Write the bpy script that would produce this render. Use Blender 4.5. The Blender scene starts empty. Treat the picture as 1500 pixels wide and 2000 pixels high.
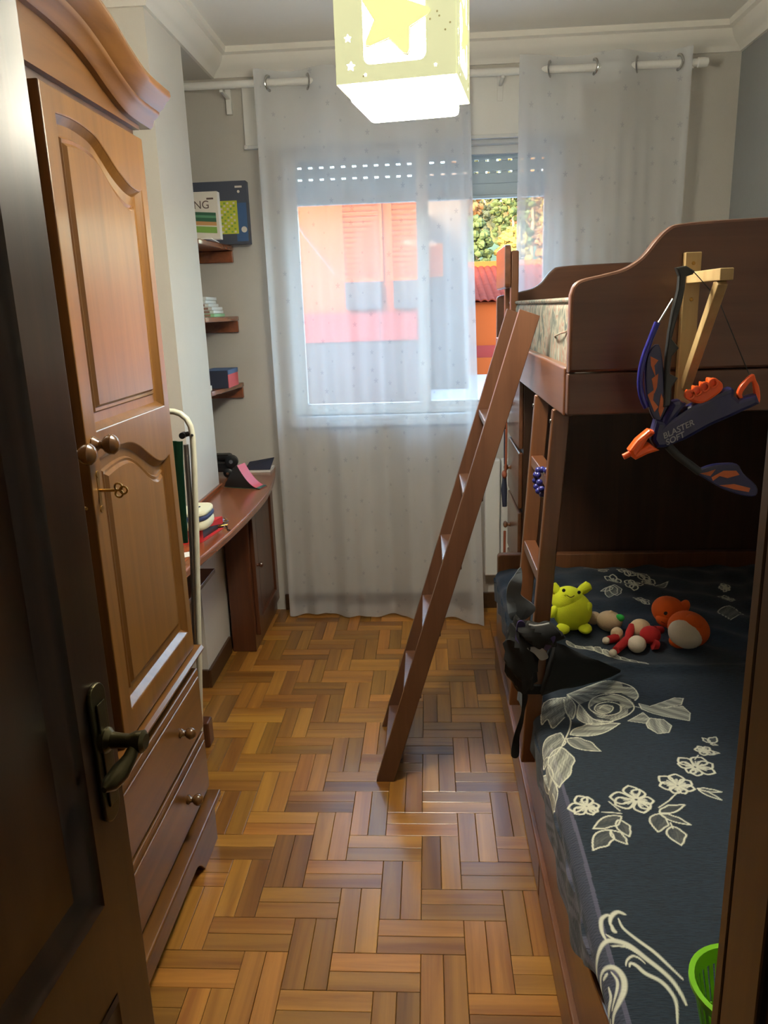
import bpy, bmesh, math, random
import numpy as np
from mathutils import Vector, Matrix
R_ = math.radians
random.seed(7); rng = np.random.default_rng(7)
scene = bpy.context.scene
COL = scene.collection

# ------------------------------------------------------------------ camera
FPX = 1503.0
CAM_H = 1.5
pitch, yaw, roll = R_(14.8), R_(3.6), R_(1.9)
FW = np.array([-math.sin(yaw)*math.cos(pitch), math.cos(yaw)*math.cos(pitch), -math.sin(pitch)])
RT0 = np.array([math.cos(yaw), math.sin(yaw), 0.0])
UP0 = np.cross(RT0, FW)
RT = math.cos(roll)*RT0 - math.sin(roll)*UP0
UP = math.sin(roll)*RT0 + math.cos(roll)*UP0
CP = np.array([0.0, 0.0, CAM_H])
cam_d = bpy.data.cameras.new('camera')
cam = bpy.data.objects.new('camera', cam_d)
COL.objects.link(cam)
cam_d.sensor_fit = 'HORIZONTAL'; cam_d.sensor_width = 36.0
cam_d.lens = FPX/1500*36.0
cam_d.clip_start = 0.02; cam_d.clip_end = 400
M = Matrix.Identity(4)
for i in range(3):
    M[i][0], M[i][1], M[i][2], M[i][3] = RT[i], UP[i], -FW[i], CP[i]
cam.matrix_world = M
scene.camera = cam

# ------------------------------------------------------------------ world, sun, exposure
scene.view_settings.view_transform = 'Standard'
scene.view_settings.look = 'None'
scene.view_settings.gamma = 1.0
scene.view_settings.use_curve_mapping = False
scene.view_settings.exposure = 0.30
SUN_DIR = Vector((0.42, 0.83, -0.36)).normalized()      # where the light travels
world = bpy.data.worlds.new('evening_sky'); scene.world = world
world.use_nodes = True
wn = world.node_tree; wn.nodes.clear()
sky = wn.nodes.new('ShaderNodeTexSky'); sky.sky_type = 'NISHITA'
sky.sun_disc = False
sky.sun_elevation = R_(16)
sky.sun_rotation = math.atan2(-SUN_DIR.x, -SUN_DIR.y)
sky.air_density = 1.2; sky.dust_density = 2.0
bg = wn.nodes.new('ShaderNodeBackground'); bg.inputs[1].default_value = 2.3
wo = wn.nodes.new('ShaderNodeOutputWorld')
wn.links.new(sky.outputs[0], bg.inputs[0]); wn.links.new(bg.outputs[0], wo.inputs[0])
sun_d = bpy.data.lights.new('sun', 'SUN'); sun_d.energy = 4.0; sun_d.color = (1.0, 0.72, 0.42); sun_d.angle = R_(1.0)
sun = bpy.data.objects.new('sun', sun_d); COL.objects.link(sun)
sun.rotation_euler = SUN_DIR.to_track_quat('-Z', 'Y').to_euler()
scene.cycles.use_denoising = True
scene.cycles.max_bounces = 12
scene.cycles.diffuse_bounces = 9
scene.cycles.transparent_max_bounces = 16
scene.cycles.sample_clamp_indirect = 6.0
LAMP_POWER = 95.0        # emission of the ceiling lamp's diffuser

# ------------------------------------------------------------------ measuring helpers: a line of sight met with a plane of the room
def ray(x, y): return FW + RT*(x-750)/FPX - UP*(y-1000)/FPX
def atX(x, y, X0): d = ray(x, y); return CP + d*(X0/d[0])
def atY(x, y, Y0): d = ray(x, y); return CP + d*(Y0/d[1])
def atZ(x, y, Z0): d = ray(x, y); return CP + d*((Z0-CAM_H)/d[2])

# ------------------------------------------------------------------ materials
def lin(c):
    return tuple(((v/255)/12.92 if v/255 <= 0.04045 else ((v/255+0.055)/1.055)**2.4) for v in c)
def rgba(c): return (*lin(c), 1.0)
def newmat(name):
    m = bpy.data.materials.new(name); m.use_nodes = True
    nt = m.node_tree
    return m, nt, nt.nodes['Principled BSDF']
def plain(name, c, rough=0.5, metal=0.0, var=0.06, scale=12.0, bump=0.0, bscale=60.0, coat=0.0, emit=None, estr=0.0, sub=0.0, spec=0.5):
    m, nt, b = newmat(name)
    tc = nt.nodes.new('ShaderNodeTexCoord')
    ns = nt.nodes.new('ShaderNodeTexNoise'); ns.inputs['Scale'].default_value = scale; ns.inputs['Detail'].default_value = 3
    nt.links.new(tc.outputs['Object'], ns.inputs['Vector'])
    mx = nt.nodes.new('ShaderNodeMix'); mx.data_type = 'RGBA'
    L = lin(c)
    mx.inputs['A'].default_value = (*[v*(1-var) for v in L], 1); mx.inputs['B'].default_value = (*[min(1, v*(1+var)) for v in L], 1)
    nt.links.new(ns.outputs['Fac'], mx.inputs['Factor']); nt.links.new(mx.outputs['Result'], b.inputs['Base Color'])
    b.inputs['Roughness'].default_value = rough; b.inputs['Metallic'].default_value = metal
    b.inputs['Coat Weight'].default_value = coat; b.inputs['Specular IOR Level'].default_value = spec
    if emit is not None:
        b.inputs['Emission Color'].default_value = rgba(emit); b.inputs['Emission Strength'].default_value = estr
    if bump > 0:
        n2 = nt.nodes.new('ShaderNodeTexNoise'); n2.inputs['Scale'].default_value = bscale; n2.inputs['Detail'].default_value = 4
        nt.links.new(tc.outputs['Object'], n2.inputs['Vector'])
        bp = nt.nodes.new('ShaderNodeBump'); bp.inputs['Strength'].default_value = bump; bp.inputs['Distance'].default_value = 0.01
        nt.links.new(n2.outputs['Fac'], bp.inputs['Height']); nt.links.new(bp.outputs['Normal'], b.inputs['Normal'])
    return m
def wood(name, c1, c2, axis='Z', rough=0.35, coat=0.25, grain=1.0, per_object=None, knots=True):
    """streaky wood grain running along axis; per_object: 'obj' / 'island' random tint"""
    m, nt, b = newmat(name)
    N, L = nt.nodes, nt.links
    tc = N.new('ShaderNodeTexCoord'); mp = N.new('ShaderNodeMapping')
    s = {'X': (1.2, 22, 22), 'Y': (22, 1.2, 22), 'Z': (22, 22, 1.2)}[axis]
    mp.inputs['Scale'].default_value = tuple(v*grain for v in s)
    L.new(tc.outputs['Object'], mp.inputs['Vector'])
    rnd = None
    if per_object:
        if per_object == 'obj':
            oi = N.new('ShaderNodeObjectInfo'); rnd = oi.outputs['Random']
        else:
            ge = N.new('ShaderNodeNewGeometry'); rnd = ge.outputs['Random Per Island']
        mu = N.new('ShaderNodeMath'); mu.operation = 'MULTIPLY'; mu.inputs[1].default_value = 57.0
        L.new(rnd, mu.inputs[0])
        cb = N.new('ShaderNodeCombineXYZ')
        for k in range(3): L.new(mu.outputs[0], cb.inputs[k])
        L.new(cb.outputs[0], mp.inputs['Location'])
    ns = N.new('ShaderNodeTexNoise'); ns.inputs['Scale'].default_value = 1.0; ns.inputs['Detail'].default_value = 6; ns.inputs['Roughness'].default_value = 0.6
    ns.inputs['Distortion'].default_value = 0.6
    L.new(mp.outputs[0], ns.inputs['Vector'])
    cr = N.new('ShaderNodeValToRGB')
    cr.color_ramp.elements[0].position = 0.34; cr.color_ramp.elements[0].color = rgba(c2)
    cr.color_ramp.elements[1].position = 0.64; cr.color_ramp.elements[1].color = rgba(c1)
    L.new(ns.outputs['Fac'], cr.inputs[0])
    out = cr.outputs[0]
    if per_object:
        hs = N.new('ShaderNodeHueSaturation')
        mr = N.new('ShaderNodeMapRange'); mr.inputs['To Min'].default_value = 0.56; mr.inputs['To Max'].default_value = 1.26
        L.new(rnd, mr.inputs['Value']); L.new(mr.outputs[0], hs.inputs['Value'])
        m2 = N.new('ShaderNodeMath'); m2.operation = 'MULTIPLY'; m2.inputs[1].default_value = 7.31
        fr = N.new('ShaderNodeMath'); fr.operation = 'FRACT'
        L.new(rnd, m2.inputs[0]); L.new(m2.outputs[0], fr.inputs[0])
        mh = N.new('ShaderNodeMapRange'); mh.inputs['To Min'].default_value = 0.494; mh.inputs['To Max'].default_value = 0.506
        L.new(fr.outputs[0], mh.inputs['Value']); L.new(mh.outputs[0], hs.inputs['Hue'])
        L.new(out, hs.inputs['Color']); out = hs.outputs[0]
    L.new(out, b.inputs['Base Color'])
    b.inputs['Roughness'].default_value = rough; b.inputs['Coat Weight'].default_value = coat; b.inputs['Coat Roughness'].default_value = 0.18
    bp = N.new('ShaderNodeBump'); bp.inputs['Strength'].default_value = 0.06; bp.inputs['Distance'].default_value = 0.004
    L.new(ns.outputs['Fac'], bp.inputs['Height']); L.new(bp.outputs['Normal'], b.inputs['Normal'])
    return m

MT = {}
MT['ward_v'] = wood('wardrobe_wood_upright', (120, 82, 38), (98, 64, 28), 'Z', 0.30, 0.3)
MT['ward_h'] = wood('wardrobe_wood_along', (113, 75, 34), (92, 58, 25), 'Y', 0.30, 0.3)
MT['knob'] = wood('turned_knob_wood', (104, 70, 36), (84, 54, 26), 'Z', 0.22, 0.5)
MT['ward_dark'] = wood('wardrobe_carcass_shaded_wood', (84, 54, 30), (64, 38, 20), 'Z', 0.4, 0.2)  # darker copy of the wood; shade in the door gaps put into its colour
MT['bunk_y'] = wood('bunk_wood_along', (116, 74, 48), (94, 56, 36), 'Y', 0.32, 0.35)
MT['bunk_x'] = wood('bunk_wood_across', (98, 62, 42), (80, 47, 31), 'X', 0.36, 0.25)
MT['bunk_z'] = wood('bunk_wood_upright', (118, 76, 46), (96, 58, 34), 'Z', 0.32, 0.35)
MT['cab_dark'] = wood('cabinet_side_wood', (70, 43, 28), (54, 32, 20), 'Z', 0.45, 0.1)
MT['ladder'] = wood('ladder_wood', (100, 67, 48), (82, 52, 36), 'Z', 0.35, 0.2)
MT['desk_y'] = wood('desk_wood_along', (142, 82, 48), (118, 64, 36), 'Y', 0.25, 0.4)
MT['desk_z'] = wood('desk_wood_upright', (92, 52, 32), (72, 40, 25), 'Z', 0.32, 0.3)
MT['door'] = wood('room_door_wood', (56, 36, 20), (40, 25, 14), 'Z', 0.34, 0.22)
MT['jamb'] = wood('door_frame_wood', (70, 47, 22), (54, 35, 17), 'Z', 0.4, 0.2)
MT['pine'] = wood('bare_pine', (186, 160, 112), (168, 138, 90), 'Z', 0.6, 0.0)
MT['strip'] = wood('parquet_strip_wood', (172, 120, 50), (134, 86, 34), 'X', 0.30, 0.2, 1.0, 'obj')
MT['strip_far'] = wood('parquet_rest_wood', (172, 120, 50), (134, 86, 34), 'X', 0.30, 0.2, 1.0, 'island')
MT['skirt'] = wood('baseboard_wood', (74, 50, 29), (58, 37, 21), 'Y', 0.4, 0.15)
MT['wall'] = plain('wall_paint_light', (205, 201, 193), 0.75, var=0.02, bump=0.05, bscale=220)
MT['wallgrey'] = plain('wall_paint_grey', (140, 142, 142), 0.8, var=0.03, bump=0.15, bscale=260)
MT['wallback'] = plain('wall_paint_back', (188, 184, 176), 0.8, var=0.02, bump=0.08, bscale=240)
MT['ceil'] = plain('ceiling_paint', (238, 236, 230), 0.85, var=0.02)
MT['cornice'] = plain('cornice_plaster', (228, 225, 217), 0.7, var=0.02)
MT['subfloor'] = plain('floor_joint_dark', (44, 26, 14), 0.9)
MT['white'] = plain('white_lacquer', (226, 226, 222), 0.35, var=0.02)
MT['alu'] = plain('white_window_frame', (214, 216, 216), 0.35, var=0.02)
MT['shutter'] = plain('roller_shutter_plastic', (196, 202, 204), 0.5, var=0.04)
MT['chrome'] = plain('brushed_chrome', (190, 190, 188), 0.22, 1.0)
MT['brass'] = plain('old_brass', (168, 132, 70), 0.35, 1.0, var=0.2, scale=60)
MT['bronze'] = plain('dark_bronze', (84, 78, 54), 0.32, 0.85, var=0.3, scale=40)
MT['black'] = plain('black_plastic', (22, 22, 24), 0.4)
MT['greytube'] = plain('white_tube_enamel', (208, 206, 186), 0.35)

# ------------------------------------------------------------------ mesh helpers
class MB:
    def __init__(s): s.v = []; s.f = []
    def add(s, vs, fs):
        o = len(s.v); s.v += [tuple(map(float, p)) for p in vs]; s.f += [tuple(i+o for i in f) for f in fs]; return s
    def box(s, x0, x1, y0, y1, z0, z1):
        return s.add([(x0,y0,z0),(x1,y0,z0),(x1,y1,z0),(x0,y1,z0),(x0,y0,z1),(x1,y0,z1),(x1,y1,z1),(x0,y1,z1)],
                     [(3,2,1,0),(4,5,6,7),(0,1,5,4),(1,2,6,5),(2,3,7,6),(3,0,4,7)])
    def hexa(s, p): return s.add(p, [(3,2,1,0),(4,5,6,7),(0,1,5,4),(1,2,6,5),(2,3,7,6),(3,0,4,7)])
    def tube(s, path, r, n=10, caps=True):
        P = [Vector(p) for p in path]; k = len(P)
        rs = r if isinstance(r, (list, tuple)) else [r]*k
        rings = []; prev = None
        for i in range(k):
            t = (P[min(i+1, k-1)]-P[max(i-1, 0)]).normalized()
            if prev is None:
                a = Vector((0,0,1)) if abs(t.z) < 0.9 else Vector((1,0,0))
                u = t.cross(a).normalized()
            else: u = (prev - t*prev.dot(t)).normalized()
            prev = u; w = t.cross(u)
            rings.append([P[i]+(u*math.cos(2*math.pi*j/n)+w*math.sin(2*math.pi*j/n))*rs[i] for j in range(n)])
        vs = [p for rg in rings for p in rg]
        fs = [(i*n+j, i*n+(j+1)%n, (i+1)*n+(j+1)%n, (i+1)*n+j) for i in range(k-1) for j in range(n)]
        if caps: fs += [tuple(range(n-1, -1, -1)), tuple((k-1)*n+j for j in range(n))]
        return s.add(vs, fs)
    def lathe(s, base, axis, prof, n=20):
        """prof: (distance along axis, radius)"""
        b = Vector(base); t = Vector(axis).normalized()
        a = Vector((0,0,1)) if abs(t.z) < 0.9 else Vector((1,0,0))
        u = t.cross(a).normalized(); w = t.cross(u)
        vs = [b+t*d+(u*math.cos(2*math.pi*j/n)+w*math.sin(2*math.pi*j/n))*r for d, r in prof for j in range(n)]
        k = len(prof)
        fs = [(i*n+j, i*n+(j+1)%n, (i+1)*n+(j+1)%n, (i+1)*n+j) for i in range(k-1) for j in range(n)]
        fs += [tuple(range(n-1, -1, -1)), tuple((k-1)*n+j for j in range(n))]
        return s.add(vs, fs)
    def ell(s, c, r, rot=None, nu=20, nv=12, fn=None):
        """ellipsoid; fn(x,y,z unit) -> radial factor"""
        c = Vector(c); vs = []
        Rm = rot if rot is not None else Matrix.Identity(3)
        for i in range(nv+1):
            th = math.pi*i/nv
            for j in range(nu):
                ph = 2*math.pi*j/nu
                d = Vector((math.sin(th)*math.cos(ph), math.sin(th)*math.sin(ph), math.cos(th)))
                q = fn(d) if fn else 1.0
                vs.append(c + Rm @ Vector((d.x*r[0]*q, d.y*r[1]*q, d.z*r[2]*q)))
        fs = [(i*nu+j, (i+1)*nu+j, (i+1)*nu+(j+1)%nu, i*nu+(j+1)%nu) for i in range(nv) for j in range(nu)]
        return s.add(vs, fs)
    def grid(s, fn, nu, nv):
        vs = [fn(i/nu, j/nv) for j in range(nv+1) for i in range(nu+1)]
        fs = [(j*(nu+1)+i, j*(nu+1)+i+1, (j+1)*(nu+1)+i+1, (j+1)*(nu+1)+i) for j in range(nv) for i in range(nu)]
        return s.add(vs, fs)
    def slab(s, fn, nu, nv, off):
        """closed sheet: fn(u,v) and fn+off"""
        a = len(s.v); s.grid(fn, nu, nv)
        off = Vector(off); b = len(s.v)
        s.grid(lambda u, v: Vector(fn(u, v))+off, nu, nv)
        top = s.f[-nu*nv:]; s.f[-nu*nv:] = [tuple(reversed(f)) for f in top]
        idx = lambda o, i, j: o + j*(nu+1)+i
        for i in range(nu):
            s.f.append((idx(a,i+1,0), idx(a,i,0), idx(b,i,0), idx(b,i+1,0)))
            s.f.append((idx(a,i,nv), idx(a,i+1,nv), idx(b,i+1,nv), idx(b,i,nv)))
        for j in range(nv):
            s.f.append((idx(a,0,j), idx(a,0,j+1), idx(b,0,j+1), idx(b,0,j)))
            s.f.append((idx(a,nu,j+1), idx(a,nu,j), idx(b,nu,j), idx(b,nu,j+1)))
        return s
    def mesh(s, name):
        me = bpy.data.meshes.new(name); me.from_pydata(s.v, [], s.f)
        bm = bmesh.new(); bm.from_mesh(me)
        bmesh.ops.recalc_face_normals(bm, faces=bm.faces); bm.to_mesh(me); bm.free()
        return me
    def build(s, name, mat, parent=None, bevel=0.0, smooth=True, segs=2):
        return place(name, s.mesh(name), mat, parent, bevel, smooth, segs)
def place(name, me, mat, parent=None, bevel=0.0, smooth=True, segs=2):
    o = bpy.data.objects.new(name, me); COL.objects.link(o)
    if mat is not None:
        me.materials.clear(); me.materials.append(MT[mat] if isinstance(mat, str) else mat)
    if smooth:
        me.shade_smooth(); me.set_sharp_from_angle(angle=R_(15 if me.name.startswith('cut') else 38))
    if bevel > 0:
        md = o.modifiers.new('edge', 'BEVEL'); md.width = bevel; md.segments = segs; md.limit_method = 'ANGLE'; md.angle_limit = R_(40); md.harden_normals = smooth
    if parent is not None: adopt(o, parent)
    return o
def wmat(o):
    return (wmat(o.parent) @ o.matrix_parent_inverse @ o.matrix_basis) if o.parent else o.matrix_basis.copy()
def adopt(o, parent):
    o.parent = parent; o.matrix_parent_inverse = wmat(parent).inverted()
def thing(name, label, cat, loc=(0,0,0), group=None, kind=None):
    e = bpy.data.objects.new(name, None); e.location = loc; e.empty_display_size = 0.1; COL.objects.link(e)
    return tag(e, label, cat, group, kind)
def tag(o, label=None, cat=None, group=None, kind=None):
    if label: o['label'] = label
    if cat: o['category'] = cat
    if group: o['group'] = group
    if kind: o['kind'] = kind
    return o
def struct(name, mb, mat, label=None, cat=None, bevel=0.0, smooth=False):
    o = mb.build(name, mat, None, bevel, smooth)
    return tag(o, label, cat, None, 'structure')
def plate(loops, O, U, V, depth, bevel=0.0):
    """flat shape with holes, cut from loops in (u,v), of real thickness; centred on plane O"""
    cu = bpy.data.curves.new('cut', 'CURVE'); cu.dimensions = '2D'; cu.fill_mode = 'BOTH'
    cu.extrude = max(depth/2-bevel, 0.0002)
    if bevel > 0: cu.bevel_depth = bevel; cu.bevel_resolution = 1; cu.offset = -bevel
    for lp in loops:
        sp = cu.splines.new('POLY'); sp.points.add(len(lp)-1); sp.use_cyclic_u = True
        for i, p in enumerate(lp): sp.points[i].co = (p[0], p[1], 0, 1)
    return curve_mesh(cu, O, U, V)
def curve_mesh(cu, O, U, V):
    ob = bpy.data.objects.new('cut', cu); COL.objects.link(ob)
    bpy.context.view_layer.update()
    me = bpy.data.meshes.new_from_object(ob.evaluated_get(bpy.context.evaluated_depsgraph_get()))
    bpy.data.objects.remove(ob); bpy.data.curves.remove(cu)
    O, U, V = Vector(O), Vector(U), Vector(V); Nn = U.cross(V).normalized()
    for v in me.vertices:
        c = v.co.copy(); v.co = O+U*c.x+V*c.y+Nn*c.z
    bm = bmesh.new(); bm.from_mesh(me); bmesh.ops.remove_doubles(bm, verts=bm.verts, dist=1e-5)
    bmesh.ops.recalc_face_normals(bm, faces=bm.faces); bm.to_mesh(me); bm.free()
    return me
def text_mesh(s, size, O, U, V, depth=0.0006, shear=0.0, bold=0.0):
    cu = bpy.data.curves.new('txt', 'FONT'); cu.body = s; cu.size = size; cu.extrude = depth/2; cu.shear = shear; cu.offset = bold
    return curve_mesh(cu, O, U, V)
def spline(pts, n=8, closed=False):
    """Catmull-Rom through pts"""
    P = [np.array(p, float) for p in pts]; out = []; k = len(P)
    for i in range(k if closed else k-1):
        g = (lambda j: P[j % k]) if closed else (lambda j: P[min(max(j, 0), k-1)])
        a, b, c, d = g(i-1), g(i), g(i+1), g(i+2)
        for t in np.linspace(0, 1, n, endpoint=False):
            out.append(0.5*((2*b)+(-a+c)*t+(2*a-5*b+4*c-d)*t*t+(-a+3*b-3*c+d)*t**3))
    if not closed: out.append(P[-1])
    return out
def curve_plate_px(zoom, pts, Y0, depth, smooth_n=0, bevel=0.0, holes=()):
    """a shape standing upright across the room at depth Y0"""
    def cv(pp):
        q = [atY(*zoom(*p), Y0) for p in pp]; q = [(a[0], a[2]) for a in q]
        return [tuple(a) for a in spline(q, smooth_n, True)] if smooth_n else q
    return plate([cv(pts)]+[cv(h) for h in holes], (0, Y0, 0), (1,0,0), (0,0,1), depth, bevel)

# ================================================================== THE SETTING
XL, XR, YB, ZC = -1.36, 1.345, 3.72, 2.60      # left wall, right wall, window wall, ceiling
PX = -0.93                                     # face of the pillar and the beam on the left
P0, P1 = 2.87, 3.27                            # pillar's near and far edge
YF = 0.20                                      # door wall
# floor: slab + parquet in double herringbone, every strip a piece of its own
fl = struct('floor', MB().box(XL-0.3, XR+0.3, -1.6, YB+0.05, -0.08, -0.009), 'subfloor', 'oak parquet floor laid in double herringbone of short golden-brown strips', 'floor')
B = 0.107; G = 0.0006
def strip_mesh(l, w):
    c = 0.0012; h = 0.009
    mb = MB(); a, b = l/2-G, w/2-G
    lo = [(-a,-b,-h),(a,-b,-h),(a,b,-h),(-a,b,-h)]
    mid = [(-a,-b,-c*0.6),(a,-b,-c*0.6),(a,b,-c*0.6),(-a,b,-c*0.6)]
    hi = [(-a+c,-b+c,0),(a-c,-b+c,0),(a-c,b-c,0),(-a+c,b-c,0)]
    f = [(3,2,1,0)] + [(i,(i+1)%4,4+(i+1)%4,4+i) for i in range(4)] + [(4+i,4+(i+1)%4,8+(i+1)%4,8+i) for i in range(4)] + [(8,9,10,11)]
    return mb.add(lo+mid+hi, f)
full = strip_mesh(2*B, B/2).mesh('parquet_strip'); full.materials.append(MT['strip'])
rest = MB(); n_strip = 0
FX0, FX1, FY0, FY1 = XL, XR, YF+0.02, YB
cells = []
for i in range(-16, 20):
    for j in range(-24, 26):
        u, v = 3*i+j, i-j                        # herringbone lattice; v runs towards the camera
        x, y = -0.470+u*B, 1.729-v*B
        for k in range(2): cells.append((x+B, y-B*(0.25+0.5*k), 0))            # lying pair
        for k in range(2): cells.append((x+2*B+B*(0.25+0.5*k), y-B, 1))        # upright pair
order = []
for (cx, cy, o) in cells:
    hx, hy = (B, B/4) if o == 0 else (B/4, B)
    x0, x1, y0, y1 = max(cx-hx, FX0), min(cx+hx, FX1), max(cy-hy, FY0), min(cy+hy, FY1)
    if x1-x0 < 0.006 or y1-y0 < 0.006: continue
    cut = (x1-x0 < 2*hx-1e-6) or (y1-y0 < 2*hy-1e-6)
    inview = (-0.97 < cx < 0.27) and (1.28 < cy < 3.72) and not (cx < -0.70 and cy < 2.0) and not (cx < -0.92 and cy > 2.87) and not (cx < -0.62 and cy < 1.6)
    order.append((inview, cut, cx, cy, o, x0, x1, y0, y1))
for (inview, cut, cx, cy, o, x0, x1, y0, y1) in order:
    dz = random.uniform(-0.0005, 0.0)
    if inview and n_strip < 298:
        if cut:
            me = strip_mesh(x1-x0, y1-y0).mesh('parquet_strip') if o == 0 else strip_mesh(y1-y0, x1-x0).mesh('parquet_strip')
            me.materials.append(MT['strip'])
        else: me = full
        ob = bpy.data.objects.new('parquet_strip', me); COL.objects.link(ob)
        ob.location = ((x0+x1)/2, (y0+y1)/2, dz); ob.rotation_euler.z = math.pi/2 if o else 0
        ob.parent = fl; n_strip += 1
    else:
        l, w = (x1-x0, y1-y0)
        rest.box(x0+G, x1-G, y0+G, y1-G, -0.009, dz)
tag(rest.build('parquet_strips_rest', 'strip_far', fl, smooth=False), kind='stuff')

# walls, ceiling, beam, pillar
wl = struct('wall_left', MB().box(XL-0.15, XL, YF-1.8, YB+0.2, -0.02, ZC+0.1), 'wall', 'light painted left wall behind the wardrobe and desk', 'wall')
mb = MB().box(XL, PX, P0, P1, 0, ZC).box(XL, PX, P1, YB, 2.50, ZC)
struct('wall_pillar', mb, 'wall', 'pale painted pillar and beam between wardrobe and shelf niche', 'wall')
struct('wall_right', MB().box(XR, XR+0.15, YF-1.8, YB+0.2, -0.02, ZC+0.1), 'wallgrey', 'grey painted right wall above the bunk bed', 'wall')
WX0, WX1, WZ0, WZ1 = -0.655, 0.615, 1.005, 2.215        # window opening
mb = MB().box(XL, WX0, YB, YB+0.24, -0.02, ZC+0.1).box(WX1, XR, YB, YB+0.24, -0.02, ZC+0.1)
mb.box(WX0, WX1, YB, YB+0.24, -0.02, WZ0).box(WX0, WX1, YB, YB+0.24, WZ1, ZC+0.1)
struct('wall_back', mb, 'wallback', 'light grey window wall at the far end', 'wall')
struct('ceiling', MB().box(XL-0.15, XR+0.15, -1.6, YB+0.24, ZC, ZC+0.12), 'ceil', 'plain white ceiling', 'ceiling')
# the door wall: opening from x=-0.53 to 0.25, hall behind
JX = 0.252
mb = MB().box(XL, -0.535, 0.08, YF, 0, ZC).box(-0.535, JX+0.02, 0.08, YF, 2.12, ZC).box(JX+0.018, XR, 0.08, 0.57, 0, ZC)
struct('wall_front', mb, 'wall', 'door wall at the near end of the room', 'wall')
struct('wall_hall', MB().box(XL, XR, -1.6, -1.5, 0, ZC), 'wall', 'hall wall behind the viewer', 'wall')
# right-hand door lining close to the viewer
struct('trim_1', MB().box(JX, JX+0.018, 0.505, 0.57, 0, 2.12).box(JX, JX+0.085, 0.57, 0.588, 0, 2.16), 'jamb', 'brown wooden door casing at the right edge of the picture', 'door frame', 0.003)
struct('trim_2', MB().box(JX+0.006, JX+0.018, 0.08, 0.505, 0, 2.12), 'door', 'dark door lining behind the brown casing', 'door frame')
struct('trim_3', MB().box(-0.555, -0.535, 0.06, YF+0.01, 0, 2.12).box(-0.535, JX, 0.06, YF+0.01, 2.09, 2.12), 'jamb', 'door lining on the hinge side', 'door frame')

# cornice: stepped cove swept along back, left beam, pillar front and right wall
prof = [(0.0,0.0),(0.012,0.0),(0.018,0.012),(0.03,0.022),(0.05,0.035),(0.066,0.055),(0.072,0.072),(0.088,0.078),(0.092,0.10),(0.0,0.10)]
def cornice(name, p0, p1, inward, ext0, ext1, label):
    """p0->p1 along the wall at ceiling; inward: unit vector into the room; ext: mitre (+1 lengthens with depth, -1 shortens)"""
    a, b = Vector(p0), Vector(p1); t = (b-a).normalized(); n = Vector(inward); k = len(prof)
    vs = []
    for (d, h) in prof: vs.append(a + n*d - t*(d*ext0) + Vector((0,0,h-0.10)))
    for (d, h) in prof: vs.append(b + n*d + t*(d*ext1) + Vector((0,0,h-0.10)))
    fs = [(i,(i+1)%k,k+(i+1)%k,k+i) for i in range(k)] + [tuple(range(k)), tuple(range(2*k-1, k-1, -1))]
    return struct(name, MB().add(vs, fs), 'cornice', label, 'cornice', smooth=True)
cornice('trim_4', (PX, YB, ZC), (XR, YB, ZC), (0,-1,0), -1, -1, 'white plaster cornice above the window wall')
cornice('trim_5', (PX, P0, ZC), (PX, YB, ZC), (1,0,0), 1, -1, 'white plaster cornice along the beam on the left')
cornice('trim_6', (XL, P0, ZC), (PX, P0, ZC), (0,-1,0), -1, 1, 'short white cornice across the pillar front')
cornice('trim_7', (XR, 0.57, ZC), (XR, YB, ZC), (-1,0,0), -1, -1, 'white plaster cornice along the grey right wall')
cornice('trim_8', (XL, YF, ZC), (XL, P0, ZC), (1,0,0), -1, -1, 'white cornice above the wardrobe')
# baseboards
struct('baseboard_back', MB().box(-0.76, 0.36, YB-0.014, YB, 0, 0.085), 'skirt', 'dark brown baseboard under the window', 'baseboard', 0.003)
mb = MB().box(PX, PX+0.013, P0-0.013, P1-0.07, 0, 0.08).box(XL, PX, P0-0.013, P0, 0, 0.08)
struct('baseboard_left', mb, 'skirt', 'dark brown baseboard round the pillar foot', 'baseboard', 0.003)
struct('baseboard_right', MB().box(XR-0.013, XR, 0.6, YB, 0, 0.08), 'skirt', 'dark brown baseboard along the grey wall', 'baseboard', 0.003)
struct('baseboard_near', MB().box(XL, XL+0.013, YF, P0-0.02, 0, 0.08), 'skirt', 'dark brown baseboard behind the wardrobe', 'baseboard', 0.003)

# window: frame, two sliding sashes with panes, inner sill
WY = YB+0.07
win = thing('window_1', 'white two-leaf sliding window half covered by sheer curtains', 'window', (0, WY, WZ0), None, 'structure')
m_glass, nt, b_ = newmat('window_glass')
nt.nodes.remove(b_)
tr = nt.nodes.new('ShaderNodeBsdfTransparent'); tr.inputs[0].default_value = (0.95, 0.97, 0.97, 1)
gl = nt.nodes.new('ShaderNodeBsdfGlossy'); gl.inputs['Roughness'].default_value = 0.02
fr = nt.nodes.new('ShaderNodeFresnel'); fr.inputs[0].default_value = 1.12
mxs = nt.nodes.new('ShaderNodeMixShader')
nt.links.new(fr.outputs[0], mxs.inputs[0]); nt.links.new(tr.outputs[0], mxs.inputs[1]); nt.links.new(gl.outputs[0], mxs.inputs[2])
nt.links.new(mxs.outputs[0], nt.nodes['Material Output'].inputs[0])
MT['glass'] = m_glass
f = 0.028
mb = MB().box(WX0, WX0+f, WY-0.035, WY+0.06, WZ0, WZ1).box(WX1-f, WX1, WY-0.035, WY+0.06, WZ0, WZ1)
mb.box(WX0+f, WX1-f, WY-0.035, WY+0.06, WZ0, WZ0+0.02).box(WX0+f, WX1-f, WY-0.035, WY+0.06, WZ1-0.02, WZ1)
mb.build('frame', 'alu', win, 0.003)
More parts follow.
